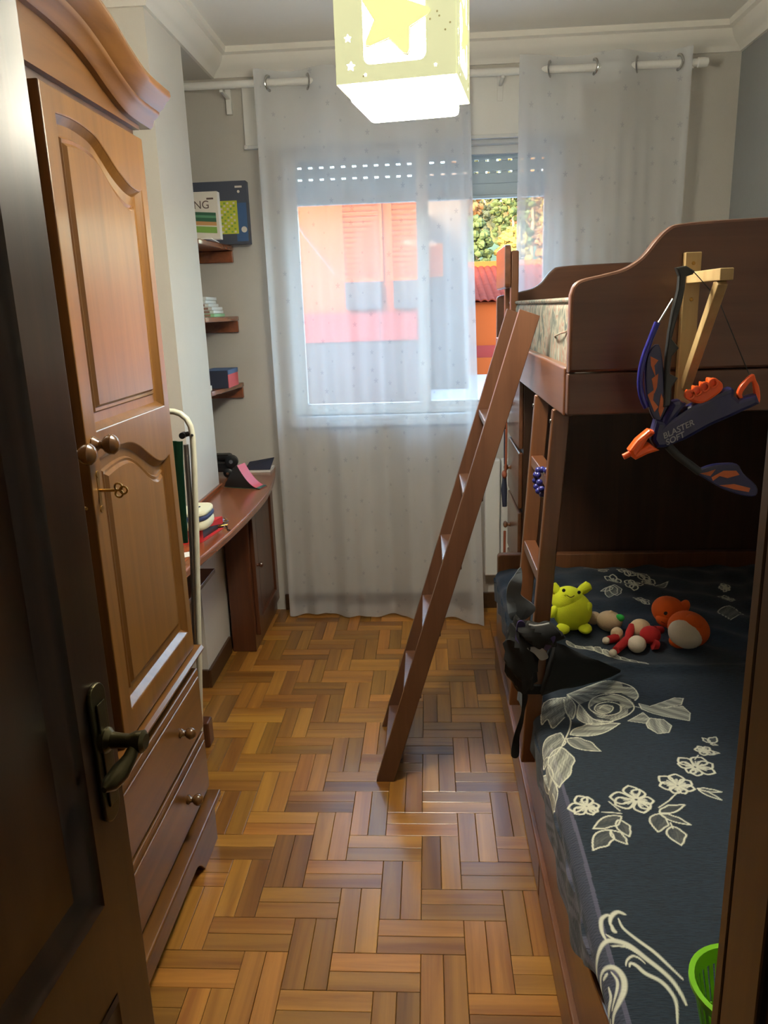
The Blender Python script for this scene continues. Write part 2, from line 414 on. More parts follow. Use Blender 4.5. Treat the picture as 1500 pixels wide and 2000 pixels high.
def sash(x0, x1, yy, sl, sr):
    z0, z1 = WZ0+0.02, WZ1-0.02
    s = MB().box(x0, x0+sl, yy-0.015, yy+0.015, z0, z1).box(x1-sr, x1, yy-0.015, yy+0.015, z0, z1)
    s.box(x0+sl, x1-sr, yy-0.015, yy+0.015, z0, z0+0.03).box(x0+sl, x1-sr, yy-0.015, yy+0.015, z1-0.035, z1)
    o = s.build('sash', 'alu', win, 0.002)
    MB().box(x0+sl, x1-sr, yy-0.003, yy+0.003, z0+0.03, z1-0.035).build('pane', 'glass', o, smooth=False)
    return o
sash(WX0+f, 0.012, WY-0.012, 0.035, 0.056)
s2 = sash(-0.04, WX1-f, WY+0.022, 0.05, 0.045)
MB().box(-0.028, -0.014, WY-0.045, WY-0.028, 1.44, 1.56).build('sash_handle', 'alu', win, 0.003)
struct('trim_9', MB().box(WX0-0.03, WX1+0.03, YB-0.035, YB+0.034, WZ0-0.022, WZ0).box(WX0-0.03, WX1+0.03, YB-0.035, YB-0.022, WZ0-0.05, WZ0-0.022), 'alu', 'white window sill below the sheer curtains', 'window sill', 0.003)
# roller shutter outside, pulled up to the top fifth
sh = thing('roller_shutter', 'grey roller shutter drawn up behind the window top with lit slots', 'shutter', (0, YB+0.18, 2.0))
SY = YB+0.18; sz = 2.0
k = 0
while sz < WZ1+0.1:
    h = 0.052
    s = MB()
    slot = k in (1, 2)
    if slot:
        s.box(WX0+0.01, WX1-0.01, SY, SY+0.012, sz, sz+h-0.009)
        xx = WX0+0.02
        while xx < WX1-0.04:
            s.box(xx, xx+0.033, SY, SY+0.012, sz+h-0.009, sz+h-0.001); xx += 0.052
    else: s.box(WX0+0.01, WX1-0.01, SY, SY+0.012, sz, sz+h-0.001)
    s.build('slat', 'shutter', sh, 0.0015); sz += h; k += 1
MB().box(WX0, WX1, SY-0.008, SY+0.02, 1.985, 2.0).build('bottom_rail', 'shutter', sh, 0.002)
# the shutter box above the window
sb = thing('shutter_box', 'white boxed-in roller shutter casing above the window', 'shutter box', (-0.06, YB, 2.225))
MB().box(-0.80, 0.69, YB-0.016, YB, 2.222, 2.462).build('cover_panel', 'white', sb, 0.003)
MB().box(-0.805, 0.695, YB-0.022, YB, 2.207, 2.222).build('edge_strip', 'alu', sb, 0.002)
MB().lathe((-0.795, YB-0.03, 2.215), (0,1,0), [(0,0.004),(0.002,0.009),(0.012,0.009)], 12).build('strap_guide', 'white', sb)

# ------------------------------------------------------------------ the place outside the window
MT['orange'] = plain('orange_render', (152, 68, 12), 0.9, var=0.06, scale=0.6, bump=0.1, bscale=4)
MT['brick'] = plain('glossy_orange_slat', (170, 92, 34), 0.35, var=0.15, scale=2)
MT['pinkwall'] = plain('pink_render', (130, 44, 40), 0.9, var=0.05)
MT['palegrey'] = plain('pale_grey_render', (64, 58, 62), 0.9, var=0.05)
MT['beige'] = plain('beige_render', (90, 82, 80), 0.9, var=0.05)
MT['snowroof'] = plain('white_roof_sheet', (190, 190, 194), 0.9, var=0.03)
MT['tile'] = plain('clay_roof_tile', (112, 46, 34), 0.9, var=0.3, scale=3, spec=0.05)
MT['lawn'] = plain('meadow_green', (52, 76, 36), 0.95, var=0.15, scale=0.4)
MT['darkline'] = plain('dark_gutter', (110, 104, 104), 0.8)
struct('roof_shading_storeys', MB().box(-9, 9, -8, YB+0.24, ZC+0.13, 5.9).box(-9, XL-0.16, -8, YB+0.24, -6, ZC+0.13).box(XR+0.16, 9, -8, YB+0.24, -6, ZC+0.13).box(XL-0.16, XR+0.16, -8, -1.61, -6, ZC+0.13), 'beige', 'unseen rest of the apartment building, sized to shade the terrace', 'building')  # unseen upper floors and sides, added to throw shade on the terrace
gr = tag(MB().box(-30, 30, 4.1, 90, -0.6, -0.35).build('flat_roof_terrace', 'snowroof'), 'white flat roof stretching below the window', 'roof', None, 'structure')
ob = thing('orange_apartment_block', 'tall orange apartment block with slatted blinds seen through the left pane', 'building', (-3.4, 14, -0.35))
BY = 14.0
MB().box(-9, 0.0, BY, BY+6, 1.45, 3.5).build('facade', 'orange', ob, smooth=False)
MB().box(-9, 0.0, BY-0.05, BY+6, 0.95, 1.45).build('pink_band', 'pinkwall', ob, smooth=False)
MB().box(-9, 0.0, BY-0.02, BY+6, -0.35, 0.95).build('base_wall', 'palegrey', ob, smooth=False)
for (xa, xb) in ((-1.42, -0.80), (-0.58, -0.14)):
    zz = 2.02; kk = 0
    fr_ = MB().box(xa-0.05, xb+0.05, BY-0.05, BY, 1.96, 2.02).box(xa-0.05, xa, BY-0.05, BY, 2.02, 3.48).box(xb, xb+0.05, BY-0.05, BY, 2.02, 3.48).build('blind_frame', 'orange', ob, smooth=False)
    while zz < 3.4:
        MB().add([(xa, BY-0.02, zz), (xb, BY-0.02, zz), (xb, BY-0.075, zz+0.065), (xa, BY-0.075, zz+0.065), (xa, BY, zz), (xb, BY, zz), (xb, BY, zz+0.065), (xa, BY, zz+0.065)],
                 [(0,1,2,3),(4,7,6,5),(0,4,5,1),(3,2,6,7),(0,3,7,4),(1,5,6,2)]).build('blind_slat', 'brick', fr_, smooth=False); zz += 0.085
    MB().box(xa, xb, BY-0.18, BY, 1.5, 1.96).build('balcony_parapet', 'palegrey', ob, smooth=False)
    MB().box(xa+0.1, xb-0.05, BY-0.07, BY-0.05, 1.0, 1.4).build('pink_shutter', 'pinkwall', ob, smooth=False)
MB().tube([(-2.6, BY-0.03, 3.6), (-2.1, BY-0.05, 2.75), (-1.6, BY-0.05, 2.1)], 0.012, 6).build('cable', 'darkline', ob)
bb = thing('beige_house', 'narrow beige house behind the orange block with one window coloured orange as if lit', 'building', (0.6, 18, -0.35))
MB().box(0.02, 0.92, 18, 21.6, -0.35, 4.3).build('facade', 'beige', bb, smooth=False)
wf = MB().box(0.05, 0.36, 17.94, 18, 2.15, 2.85).build('window', 'brick', bb, smooth=False)
MB().box(0.09, 0.32, 17.92, 17.94, 2.2, 2.8).build('pane', 'orange', wf, smooth=False)  # the lit look is put into the pane's orange colour
hh = thing('tiled_house', 'low orange house with a red tiled roof seen between the curtains', 'building', (4, 22, -0.35))
MB().box(0.95, 12, 22, 27, 0.25, 1.62).build('facade', 'orange', hh, smooth=False)
MB().box(0.93, 12, 21.9, 22, 0.1, 0.42).build('pink_plinth', 'pinkwall', hh, smooth=False)
MB().box(0.93, 12, 21.7, 22, -0.35, 0.1).build('low_wall', 'orange', hh, smooth=False)
rf = MB()
for r in range(12):
    y0 = 21.75+r*0.36; z0 = 1.60+r*0.088
    def wave(u, v, y0=y0, z0=z0): return (0.85+u*3.2, y0+v*0.42, z0+v*0.10+0.045*abs(math.sin(u*math.pi*16))+0.02)
    tl = MB().slab(wave, 96, 1, (0, 0, -0.03)); tl.build('tile_row', 'tile', hh)
MB().add([(0.85,21.8,1.58),(12,21.8,1.58),(12,26.1,2.64),(0.85,26.1,2.64),(0.85,26.1,1.58),(12,26.1,1.58)], [(0,1,2,3),(0,4,5,1),(3,2,5,4),(0,3,4),(1,5,2)]).build('roof', 'tile', hh, smooth=False)
MB().box(0.85, 12, 26.1, 26.4, 2.5, 2.86).build('ridge_wall', 'orange', hh, smooth=False)
def hill(u, v): return (-4+u*40, 40+v*50, 1.0+v*7.0+0.3*math.sin(u*9))
hl = MB().slab(hill, 20, 8, (0, 0, -1.5)).build('meadow_hill', 'lawn'); tag(hl, 'green meadow on the hillside behind the tiled roof', 'meadow', None, 'structure')
MT['woods'] = plain('autumn_woodland', (96, 84, 48), 0.95, var=0.55, scale=0.5, spec=0.05)
def hill2(u, v): return (-10+u*60, 84+v*40, 4.0+v*14+1.2*math.sin(u*31)+0.8*math.sin(u*77+v*9))
tag(MB().slab(hill2, 60, 14, (0, 2.0, -1.5)).build('wooded_hill', 'woods'), 'autumn-coloured wooded hillside closing the view', 'hill', None, 'structure')
def leafmat(n, c): return plain(n, c, 0.9, var=0.45, scale=1.6, bump=0.0)
MT['leaf_o'] = leafmat('autumn_orange_leaves', (108, 76, 44)); MT['leaf_y'] = leafmat('autumn_yellow_leaves', (108, 96, 46)); MT['leaf_g'] = leafmat('dull_green_leaves', (62, 76, 42)); MT['leaf_d'] = leafmat('grey_green_leaves', (62, 68, 50))
MT['trunk'] = plain('tree_bark', (150, 128, 104), 0.9)
def tree(x, y, z, h, w, mat, label):
    t = thing('hillside_tree', label, 'tree', (x, y, z), 'trees on the hillside')
    MB().tube([(x, y, z-0.5), (x+0.1, y, z+h*0.4), (x, y, z+h*0.85)], [0.16, 0.12, 0.05], 7).build('trunk', 'trunk', t)
    c = MB(); r2 = random.Random(int(x*100+y))
    for k in range(280):
        a, q = r2.uniform(0, 6.283), r2.random()**0.5
        hz = r2.uniform(0.25, 1.0); ww = w*math.sin(math.pi*min(1, (hz-0.2)/0.85))**0.6
        ccx, ccy, ccz = x+ww*q*math.cos(a), y+ww*q*math.sin(a), z+h*hz
        s = r2.uniform(0.11, 0.28)
        c.ell((ccx, ccy, ccz), (s, s, s*0.8), None, 6, 4, lambda d: r2.uniform(0.6, 1.2))
    c.build('crown', mat, t, smooth=False)
TR = [(2.7,46,1.85,4.4,0.95,'leaf_g','small dull green tree lowest on the hill by the beige house'),(4.9,46,1.85,3.7,0.95,'leaf_y','small yellow tree low on the hill in the window gap'),(7.1,46,1.85,4.2,0.95,'leaf_o','small orange tree low on the hill behind the curtain'),
      (2.3,51.5,2.6,6.6,1.4,'leaf_o','orange autumn tree close behind the small green one'),(5.4,51.5,2.6,6.4,1.4,'leaf_g','green mid-slope tree in the window gap'),(8.6,51.5,2.6,6.5,1.4,'leaf_y','yellow mid-slope tree behind the curtain'),
      (3.6,58,3.5,8.5,1.8,'leaf_d','grey-green tree halfway up the hill'),(7.4,58,3.5,8.5,1.8,'leaf_o','orange tree halfway up the hill'),(11.3,58,3.5,8.5,1.8,'leaf_g','green tree halfway up the hill at the far right'),
      (3.0,65.5,4.5,10.5,2.2,'leaf_o','tall orange tree high on the hill'),(7.6,65.5,4.5,10.5,2.2,'leaf_y','tall yellow tree high on the hill'),(12.2,65.5,4.5,10.5,2.2,'leaf_d','tall grey-green tree high on the hill'),
      (5.2,74,5.7,13,2.6,'leaf_d','highest grey-green tree at the back of the hill'),(10.6,74,5.7,13,2.6,'leaf_o','highest orange tree at the back of the hill')]
for a in TR: tree(*a)

# ================================================================== CURTAINS
def sheer(name, opacity, tint):
    m, nt, b = newmat(name); N, L = nt.nodes, nt.links; N.remove(b)
    tc = N.new('ShaderNodeTexCoord'); mp = N.new('ShaderNodeMapping')
    mp.inputs['Scale'].default_value = (13.0, 0.0, 10.0)
    L.new(tc.outputs['Object'], mp.inputs['Vector'])
    sp = N.new('ShaderNodeSeparateXYZ'); L.new(mp.outputs[0], sp.inputs[0])
    cb = N.new('ShaderNodeCombineXYZ'); L.new(sp.outputs[0], cb.inputs[0]); L.new(sp.outputs[2], cb.inputs[1])
    vo = N.new('ShaderNodeTexVoronoi'); vo.voronoi_dimensions = '2D'; vo.inputs['Scale'].default_value = 1.0; vo.inputs['Randomness'].default_value = 0.85
    L.new(cb.outputs[0], vo.inputs['Vector'])
    sub = N.new('ShaderNodeVectorMath'); sub.operation = 'SUBTRACT'; L.new(cb.outputs[0], sub.inputs[0]); L.new(vo.outputs['Position'], sub.inputs[1])
    s2 = N.new('ShaderNodeSeparateXYZ'); L.new(sub.outputs[0], s2.inputs[0])
    def math_(op, a, bb=None):
        n = N.new('ShaderNodeMath'); n.operation = op
        for i, v in enumerate((a, bb)):
            if v is None: continue
            if isinstance(v, (int, float)): n.inputs[i].default_value = v
            else: L.new(v, n.inputs[i])
        return n.outputs[0]
    ang = math_('ARCTAN2', s2.outputs[0], s2.outputs[1])
    cs = math_('COSINE', math_('MULTIPLY', ang, 5.0))
    rad = math_('ADD', math_('MULTIPLY', cs, 0.045), 0.085)        # five-pointed print
    cs2 = N.new('ShaderNodeSeparateColor'); L.new(vo.outputs['Color'], cs2.inputs[0])
    big = math_('ADD', math_('MULTIPLY', cs2.outputs[0], 0.8), 0.25)
    rad = math_('MULTIPLY', rad, big)
    star = math_('LESS_THAN', vo.outputs['Distance'], rad)
    no = N.new('ShaderNodeTexNoise'); no.inputs['Scale'].default_value = 5; L.new(tc.outputs['Object'], no.inputs['Vector'])
    op = math_('ADD', math_('ADD', math_('MULTIPLY', no.outputs['Fac'], 0.06), opacity-0.03), math_('MULTIPLY', star, 0.10))
    mx = N.new('ShaderNodeMix'); mx.data_type = 'RGBA'; mx.inputs['A'].default_value = rgba(tint); mx.inputs['B'].default_value = rgba((196, 200, 204))
    L.new(star, mx.inputs['Factor'])
    d = N.new('ShaderNodeBsdfDiffuse'); t = N.new('ShaderNodeBsdfTranslucent'); tr = N.new('ShaderNodeBsdfTransparent')
    L.new(mx.outputs['Result'], d.inputs[0]); L.new(mx.outputs['Result'], t.inputs[0])
    m1 = N.new('ShaderNodeMixShader'); m1.inputs[0].default_value = 0.42; L.new(d.outputs[0], m1.inputs[1]); L.new(t.outputs[0], m1.inputs[2])
    m2 = N.new('ShaderNodeMixShader'); L.new(op, m2.inputs[0]); L.new(tr.outputs[0], m2.inputs[1]); L.new(m1.outputs[0], m2.inputs[2])
    L.new(m2.outputs[0], N['Material Output'].inputs[0])
    return m
MT['sheer'] = sheer('sheer_star_voile', 0.48, (234, 236, 238))
MT['sheer_hem'] = sheer('sheer_hem_voile', 0.55, (236, 238, 240))
RY, RZ = 3.585, 2.437
cr_ = thing('curtain_rod', 'white curtain rod running across the window wall below the cornice', 'curtain rod', (0.05, RY, RZ))
MB().tube([(-1.12, RY, RZ+0.004), (1.13, RY, RZ-0.004)], 0.0150, 16).build('rod', 'white', cr_)
MB().lathe((1.12, RY, RZ-0.004), (1,0,0), [(0,0.015),(0.004,0.019),(0.03,0.019),(0.042,0.017),(0.046,0.008)], 16).build('end_cap', 'white', cr_)
for xb in (-0.86, 0.33, 1.10):
    mb = MB().box(xb-0.007, xb+0.007, RY-0.006, YB, RZ-0.026, RZ-0.0155).box(xb-0.012, xb+0.012, YB-0.02, YB-0.016 if abs(xb) < 0.75 else YB, RZ-0.085, RZ+0.015)
    mb.build('bracket', 'white', cr_, 0.002)
def curtain(x0, x1, bx0, bx1, rings, ytop, ybot, label, seed, hems, calm=1.0):
    e = thing('sheer_curtain', label, 'curtain', ((x0+x1)/2, RY, 0.02), 'sheer star-print curtains')
    rr = random.Random(seed); ph = [rr.uniform(0, 6.28) for _ in range(6)]
    ks = [x0]+rings+[x1]
    def side(x):                                    # +1 behind the rod, -1 in front, crossing it at the rings
        for i in range(len(ks)-1):
            if ks[i] <= x <= ks[i+1]+1e-9:
                t = (x-ks[i])/max(1e-6, ks[i+1]-ks[i])
                if i == 0: t = 0.5+0.5*t
                if i == len(ks)-2: t = 0.5*t
                return (-1 if i % 2 == 0 else 1)*math.sin(math.pi*t)
        return 0
    def P(u, v, dy=0.0):
        xt = x0+(x1-x0)*u; xbm = bx0+(bx1-bx0)*u
        w = v**1.1
        x = xt*(1-w)+xbm*w
        cf = 1-(1-calm)*min(1, v*3)
        y = RY+0.034*cf*side(xt)*(1-0.35*v)
        y += cf*0.018*v*math.sin(u*23+ph[0])+cf*0.012*v*math.sin(u*41+ph[1]+v*1.5)+0.006*math.sin(u*70+ph[2])*min(1, v*2)
        y += (ybot(u)-RY)*w
        x += 0.008*v*math.sin(u*30+ph[3])
        zb = 0.012+0.006*math.sin(u*26+ph[4])
        z = ytop*(1-v)+zb*v
        return (x, min(y+dy, YB-0.03), z)
    MB().grid(lambda u, v: P(u, v), 190, 60).build('cloth', 'sheer', e)
    MB().grid(lambda u, v: P(u, v*0.045, 0.0025), 190, 4).build('heading_band', 'sheer_hem', e)
    MB().grid(lambda u, v: P(u, 0.975+v*0.025, 0.0025), 190, 2).build('bottom_hem', 'sheer_hem', e)
    for (a, b) in hems: MB().grid(lambda u, v: P(a+(b-a)*u, v, 0.003), 6, 60).build('side_hem', 'sheer_hem', e)
    for kr, xr in enumerate(rings):
        tw = R_(24 if kr % 2 == 0 else -24)
        mb = MB(); n, m_ = 22, 8; vs = []
        for i in range(n):
            a = 2*math.pi*i/n
            for j in range(m_):
                bb = 2*math.pi*j/m_
                rad = 0.0270+0.0068*math.cos(bb); du_, dv_ = 0.0035*math.sin(bb), rad*math.cos(a)
                vs.append((xr+du_*math.cos(tw)+dv_*math.sin(tw), RY-du_*math.sin(tw)+dv_*math.cos(tw), RZ+rad*math.sin(a)))
        mb.add(vs, [(i*m_+j, ((i+1)%n)*m_+j, ((i+1)%n)*m_+(j+1)%m_, i*m_+(j+1)%m_) for i in range(n) for j in range(m_)])
        mb.build('eyelet_ring', 'chrome', e)
    return e
curtain(-0.712, 0.19, -0.715, 0.242, [-0.653, -0.49, -0.32, -0.15, 0.02, 0.16], 2.488, lambda u: RY+0.03-0.13*u**2, 'wide sheer star-print curtain hanging over the left window leaf to the floor', 3, [(0.0, 0.03), (0.945, 1.0)])
curtain(0.395, 1.092, 0.40, 1.10, [0.525, 0.703, 0.880, 1.044], 2.488, lambda u: RY+0.005, 'narrower sheer star-print curtain hanging behind the bunk bed', 8, [(0.0, 0.05), (0.955, 1.0)], 0.3)

# radiator under the window, behind the leaning ladder
rd = thing('radiator', 'white radiator under the window between curtain and drawer cabinet', 'radiator', (0.6, YB-0.06, 0.12))
for i in range(9):
    xa = 0.262+i*0.078
    MB().box(xa, xa+0.074, YB-0.085, YB-0.03, 0.20, 0.785).build('column', 'white', rd, 0.008)
MB().tube([(0.27, YB-0.065, 0.225), (0.96, YB-0.065, 0.225)], 0.012, 10).build('pipe', 'white', rd)
MB().box(0.45, 0.48, YB-0.09, YB, 0.70, 0.74).box(0.8, 0.83, YB-0.09, YB, 0.70, 0.74).build('wall_bracket', 'white', rd)

# ================================================================== CEILING LAMP
MT['shade'] = plain('pale_yellow_lampshade', (224, 226, 184), 0.6, var=0.03, emit=(246, 250, 196), estr=0.50)
MT['shade_star'] = plain('yellow_star_panel', (238, 236, 170), 0.6, var=0.02, emit=(252, 250, 172), estr=0.66)
MT['outline'] = plain('grey_print_line', (190, 182, 140), 0.6, emit=(255, 240, 180), estr=0.18)
m, nt, b_ = newmat('lamp_diffuser'); nt.nodes.remove(b_)
em = nt.nodes.new('ShaderNodeEmission'); em.inputs[0].default_value = (1.0, 0.93, 0.76, 1); em.inputs[1].default_value = LAMP_POWER
nt.links.new(em.outputs[0], nt.nodes['Material Output'].inputs[0]); MT['diffuser'] = m
LC = Vector((-0.0370, 1.862, 0)); LA = R_(-8.9); LZ0, LS = 1.95, 0.246
lu = Vector((math.cos(LA), math.sin(LA), 0)); lv = Vector((-math.sin(LA), math.cos(LA), 0)); lz = Vector((0,0,1))
lp = thing('ceiling_lamp', 'glowing cube ceiling lamp with cut-out yellow stars on pale yellow panels', 'lamp', (LC.x, LC.y, 2.6))
def rrect(x0, x1, y0, y1, r, n=5):
    out = []
    for cx, cy, a0 in ((x1-r, y0+r, -90), (x1-r, y1-r, 0), (x0+r, y1-r, 90), (x0+r, y0+r, 180)):
        for i in range(n+1): a = R_(a0+90*i/n); out.append((cx+r*math.cos(a), cy+r*math.sin(a)))
    return out
def star(cx, cy, r, rot, inner=0.5, round_=False):
    pts = []
    for i in range(10):
        a = rot+math.pi*i/5; q = r if i % 2 == 0 else r*inner
        if round_ and i % 2 == 0:
            for da, f in ((-0.10, 0.93), (0.0, 1.0), (0.10, 0.93)): pts.append((cx+q*f*math.cos(a+da), cy+q*f*math.sin(a+da)))
        else: pts.append((cx+q*math.cos(a), cy+q*math.sin(a)))
    return pts
for k in range(4):
    a = LA+k*math.pi/2
    U = Vector((math.cos(a), math.sin(a), 0)); Nn = Vector((math.sin(a), -math.cos(a), 0))     # outward
    O = LC + Nn*(LS/2) + Vector((0, 0, LZ0)) - U*(LS/2)
    h = [rrect(0.058, 0.186, 0.032, 0.200, 0.014), star(0.026, 0.083, 0.0085, 0.3), star(0.030, 0.032, 0.010, 0.2), star(0.225, 0.15, 0.008, 0.5), star(0.205, 0.02, 0.004, 0.2), star(0.06, 0.014, 0.004, 0.5)]
    pn = place('shade_panel', plate([[(0,0),(LS,0),(LS,LS),(0,LS)]]+h, O, U, lz, 0.004), 'shade', lp)
    st = star(0.122, 0.113, 0.074, R_(3), 0.52, True)
    so = place('star_cutout', plate([st], O+Nn*0.0035, U, lz, 0.002), 'shade_star', pn)
    big = star(0.122, 0.113, 0.0765, R_(3), 0.535, True)
    place('star_outline', plate([big], O+Nn*0.0015, U, lz, 0.001), 'outline', pn)
    for q in range(9):
        x_, z_ = random.uniform(0.01, LS-0.01), random.uniform(0.01, LS-0.01)
        if 0.05 < x_ < 0.19 and 0.03 < z_ < 0.21: continue
        MB().lathe(O+U*x_+lz*z_+Nn*0.002, Nn, [(0, 0.0022), (0.0006, 0.0018)], 8).build('printed_dot', 'outline', pn)
S2 = 0.1035; DZ0, DZ1 = 1.92, 2.188
def rot_box(h, z0, z1):
    mb = MB(); c = [LC-lu*h-lv*h, LC+lu*h-lv*h, LC+lu*h+lv*h, LC-lu*h+lv*h]
    return mb.hexa([p+lz*z0 for p in c]+[p+lz*z1 for p in c])
rot_box(S2, DZ0, DZ1).build('diffuser', 'diffuser', lp, 0.01)
MB().tube([(LC.x, LC.y, 2.12), (LC.x, LC.y, 2.58)], 0.004, 8).build('cord', 'white', lp)
MB().lathe((LC.x, LC.y, 2.6), (0,0,-1), [(0,0.055),(0.012,0.055),(0.03,0.03),(0.034,0.01)], 24).build('ceiling_rose', 'white', lp)
MB().box(LC.x-0.10, LC.x+0.10, LC.y-0.006, LC.y+0.006, 2.175, 2.18).box(LC.x-0.006, LC.x+0.006, LC.y-0.10, LC.y+0.10, 2.175, 2.18).build('shade_carrier', 'white', lp)

# ================================================================== WARDROBE
WF = -0.665; WN, WFY = 0.881, 1.955; WM = 1.418      # front plane, near end, far end, meeting line of the two doors
wd = thing('wardrobe', 'tall honey-brown wooden wardrobe with arched panel doors, two drawers and curved crown', 'wardrobe', (-0.95, WM, 0))
WB = -1.30
mb = MB().box(WB, WF-0.022, WN, WFY, 0.10, 1.93)
mb.build('carcass', 'ward_dark', wd, 0.003)
# doors
def mir(y): return 2*WM-y
up_arch = [(1.495,1.860),(1.56,1.864),(1.62,1.861),(1.669,1.853),(1.714,1.833),(1.769,1.806),(1.831,1.786),(1.88,1.780),(1.905,1.785)]
lo_arch = [(1.495,1.226),(1.56,1.232),(1.62,1.233),(1.665,1.228),(1.712,1.212),(1.758,1.188),(1.816,1.160),(1.862,1.150),(1.905,1.156)]
def inset(arch, d, zb):
    """opening outline shrunk by d"""
    A = spline(arch, 4); pts = []
    y0, y1 = A[0][0]+d, A[-1][0]-d
    for p in A:
        y = y0+(p[0]-A[0][0])/(A[-1][0]-A[0][0])*(y1-y0); pts.append((y, p[1]-d))
    return [(y0, zb+d), (y1, zb+d)] + [tuple(p) for p in reversed(pts)]
def ring_mesh(loops, xs):
    """loft between equal-length outlines at the depths xs (moulded step)"""
    mb = MB(); n = len(loops[0])
    vs = [(x, p[0], p[1]) for lp_, x in zip(loops, xs) for p in lp_]
    fs = [(i*n+j, i*n+(j+1)%n, (i+1)*n+(j+1)%n, (i+1)*n+j) for i in range(len(loops)-1) for j in range(n)]
    fs.append(tuple((len(loops)-1)*n+j for j in range(n)))
    return mb.add(vs, fs)
def door_leaf(flip, lab):
    T = (lambda lp_: [(mir(p[0]), p[1]) for p in reversed(lp_)]) if flip else (lambda lp_: lp_)
    y0, y1, z0, z1 = WM+0.023, WFY-0.012, 0.606, 1.904
    outer = [(y0,z0),(y1,z0),(y1,z1),(y0,z1)]
    o = place('door', plate([T(outer), T(inset(up_arch, 0, 1.283)), T(inset(lo_arch, 0, 0.668))], (WF-0.010, 0, 0), (0,1,0), (0,0,1), 0.022, 0.003), 'ward_v', wd)
    o['label'] = lab
    for arch, zb in ((up_arch, 1.283), (lo_arch, 0.668)):
        ins = [0.0, 0.012, 0.030, 0.034, 0.040, 0.046]; dep = [0.0, -0.013, -0.015, -0.010, -0.012, -0.005]
        rm = ring_mesh([T(inset(arch, d, zb)) for d in ins], [WF-0.001+d for d in dep])
        rm.build('raised_panel', 'ward_v', o)
    s = -1 if flip else 1
    ky = WM+s*0.054
    kn = MB().lathe((WF, ky, 1.258), (1,0,0), [(-0.002,0.016),(0.004,0.017),(0.010,0.012),(0.014,0.008),(0.020,0.009),(0.026,0.016),(0.034,0.020),(0.042,0.020),(0.050,0.013),(0.053,0.004)], 20)
    kn.build('knob', 'knob', o)['label'] = 'turned wooden knob'
    MB().box(WF, WF+0.002, ky-0.006, ky+0.006, 1.13, 1.195).lathe((WF, ky, 1.198), (1,0,0), [(0,0.008),(0.003,0.007)], 10).lathe((WF, ky, 1.127), (1,0,0), [(0,0.008),(0.003,0.007)], 10).build('keyhole_plate', 'brass', o)
    if not flip:
        k = MB().tube([(WF, ky, 1.165), (WF+0.034, ky, 1.165)], 0.0032, 8)
        for (dx, dz) in ((0.041, 0.007), (0.041, -0.007), (0.051, 0.0)):
            pts = [(WF+dx+0.0075*math.cos(a), ky, 1.165+dz+0.0075*math.sin(a)) for a in np.linspace(0, 2*math.pi, 13)]
            k.tube(pts, 0.0022, 6)
        k.build('key', 'brass', o)
    else:
        MB().tube([(WF, ky, 1.165), (WF+0.02, ky-0.006, 1.158), (WF+0.03, ky-0.02, 1.16)], 0.003, 8).build('hook', 'brass', o)
door_leaf(False, 'far wardrobe door with two arched raised panels')
door_leaf(True, 'near wardrobe door half hidden by the open room door')
# waist moulding, drawers, plinth
wa = [(0, 0.598), (0.026, 0.598), (0.032, 0.590), (0.030, 0.582), (0.020, 0.574), (0.016, 0.562), (0.006, 0.556), (0, 0.556)]
vs = [(WF-0.02+d*1.15, WN-0.01, z) for d, z in wa] + [(WF-0.02+d*1.15, WFY+0.022, z) for d, z in wa]; n = len(wa)
MB().add(vs, [(i,(i+1)%n,n+(i+1)%n,n+i) for i in range(n)]+[tuple(range(n)), tuple(range(2*n-1,n-1,-1))]).build('waist_moulding', 'ward_h', wd)
for (z0, z1, kz) in ((0.357, 0.543, 0.458), (0.163, 0.345, 0.262)):
    dr = MB().box(WF-0.020, WF+0.004, WN+0.012, WFY-0.010, z0, z1).build('drawer', 'ward_h', wd, 0.005)
    MB().box(WF+0.004, WF+0.010, WN+0.030, WFY-0.028, z0+0.018, z1-0.018).build('drawer_field', 'ward_h', dr, 0.005)
    for ky in (1.12, 1.74):
        MB().lathe((WF+0.010, ky, kz), (1,0,0), [(-0.002,0.012),(0.004,0.013),(0.009,0.008),(0.014,0.007),(0.019,0.012),(0.026,0.0155),(0.033,0.015),(0.040,0.009),(0.042,0.003)], 18).build('knob', 'knob', dr)
pl_y0, pl_y1 = WN-0.012, WFY-0.03
MB().box(WB, WF+0.034, pl_y0, pl_y1+0.03, 0.128, 0.148).build('plinth_ledge', 'ward_h', wd, 0.006)
loop = [(pl_y0, 0), (pl_y0+0.13, 0)] + [(pl_y0+0.13+0.07*t, 0.055*math.sin(t*math.pi/2)) for t in np.linspace(0.1, 1, 6)] + [(pl_y1-0.13-0.07*t, 0.055*math.sin(t*math.pi/2)) for t in np.linspace(1, 0.1, 6)] + [(pl_y1-0.13, 0), (pl_y1, 0), (pl_y1, 0.128), (pl_y0, 0.128)]
place('plinth', plate([loop], (WF+0.008, 0, 0), (0,1,0), (0,0,1), 0.022, 0.002), 'ward_h', wd)
MB().box(WB, WF-0.003, pl_y1-0.022, pl_y1, 0, 0.128).box(WB, WF-0.003, pl_y0, pl_y0+0.022, 0, 0.128).build('plinth_side', 'ward_dark', wd)
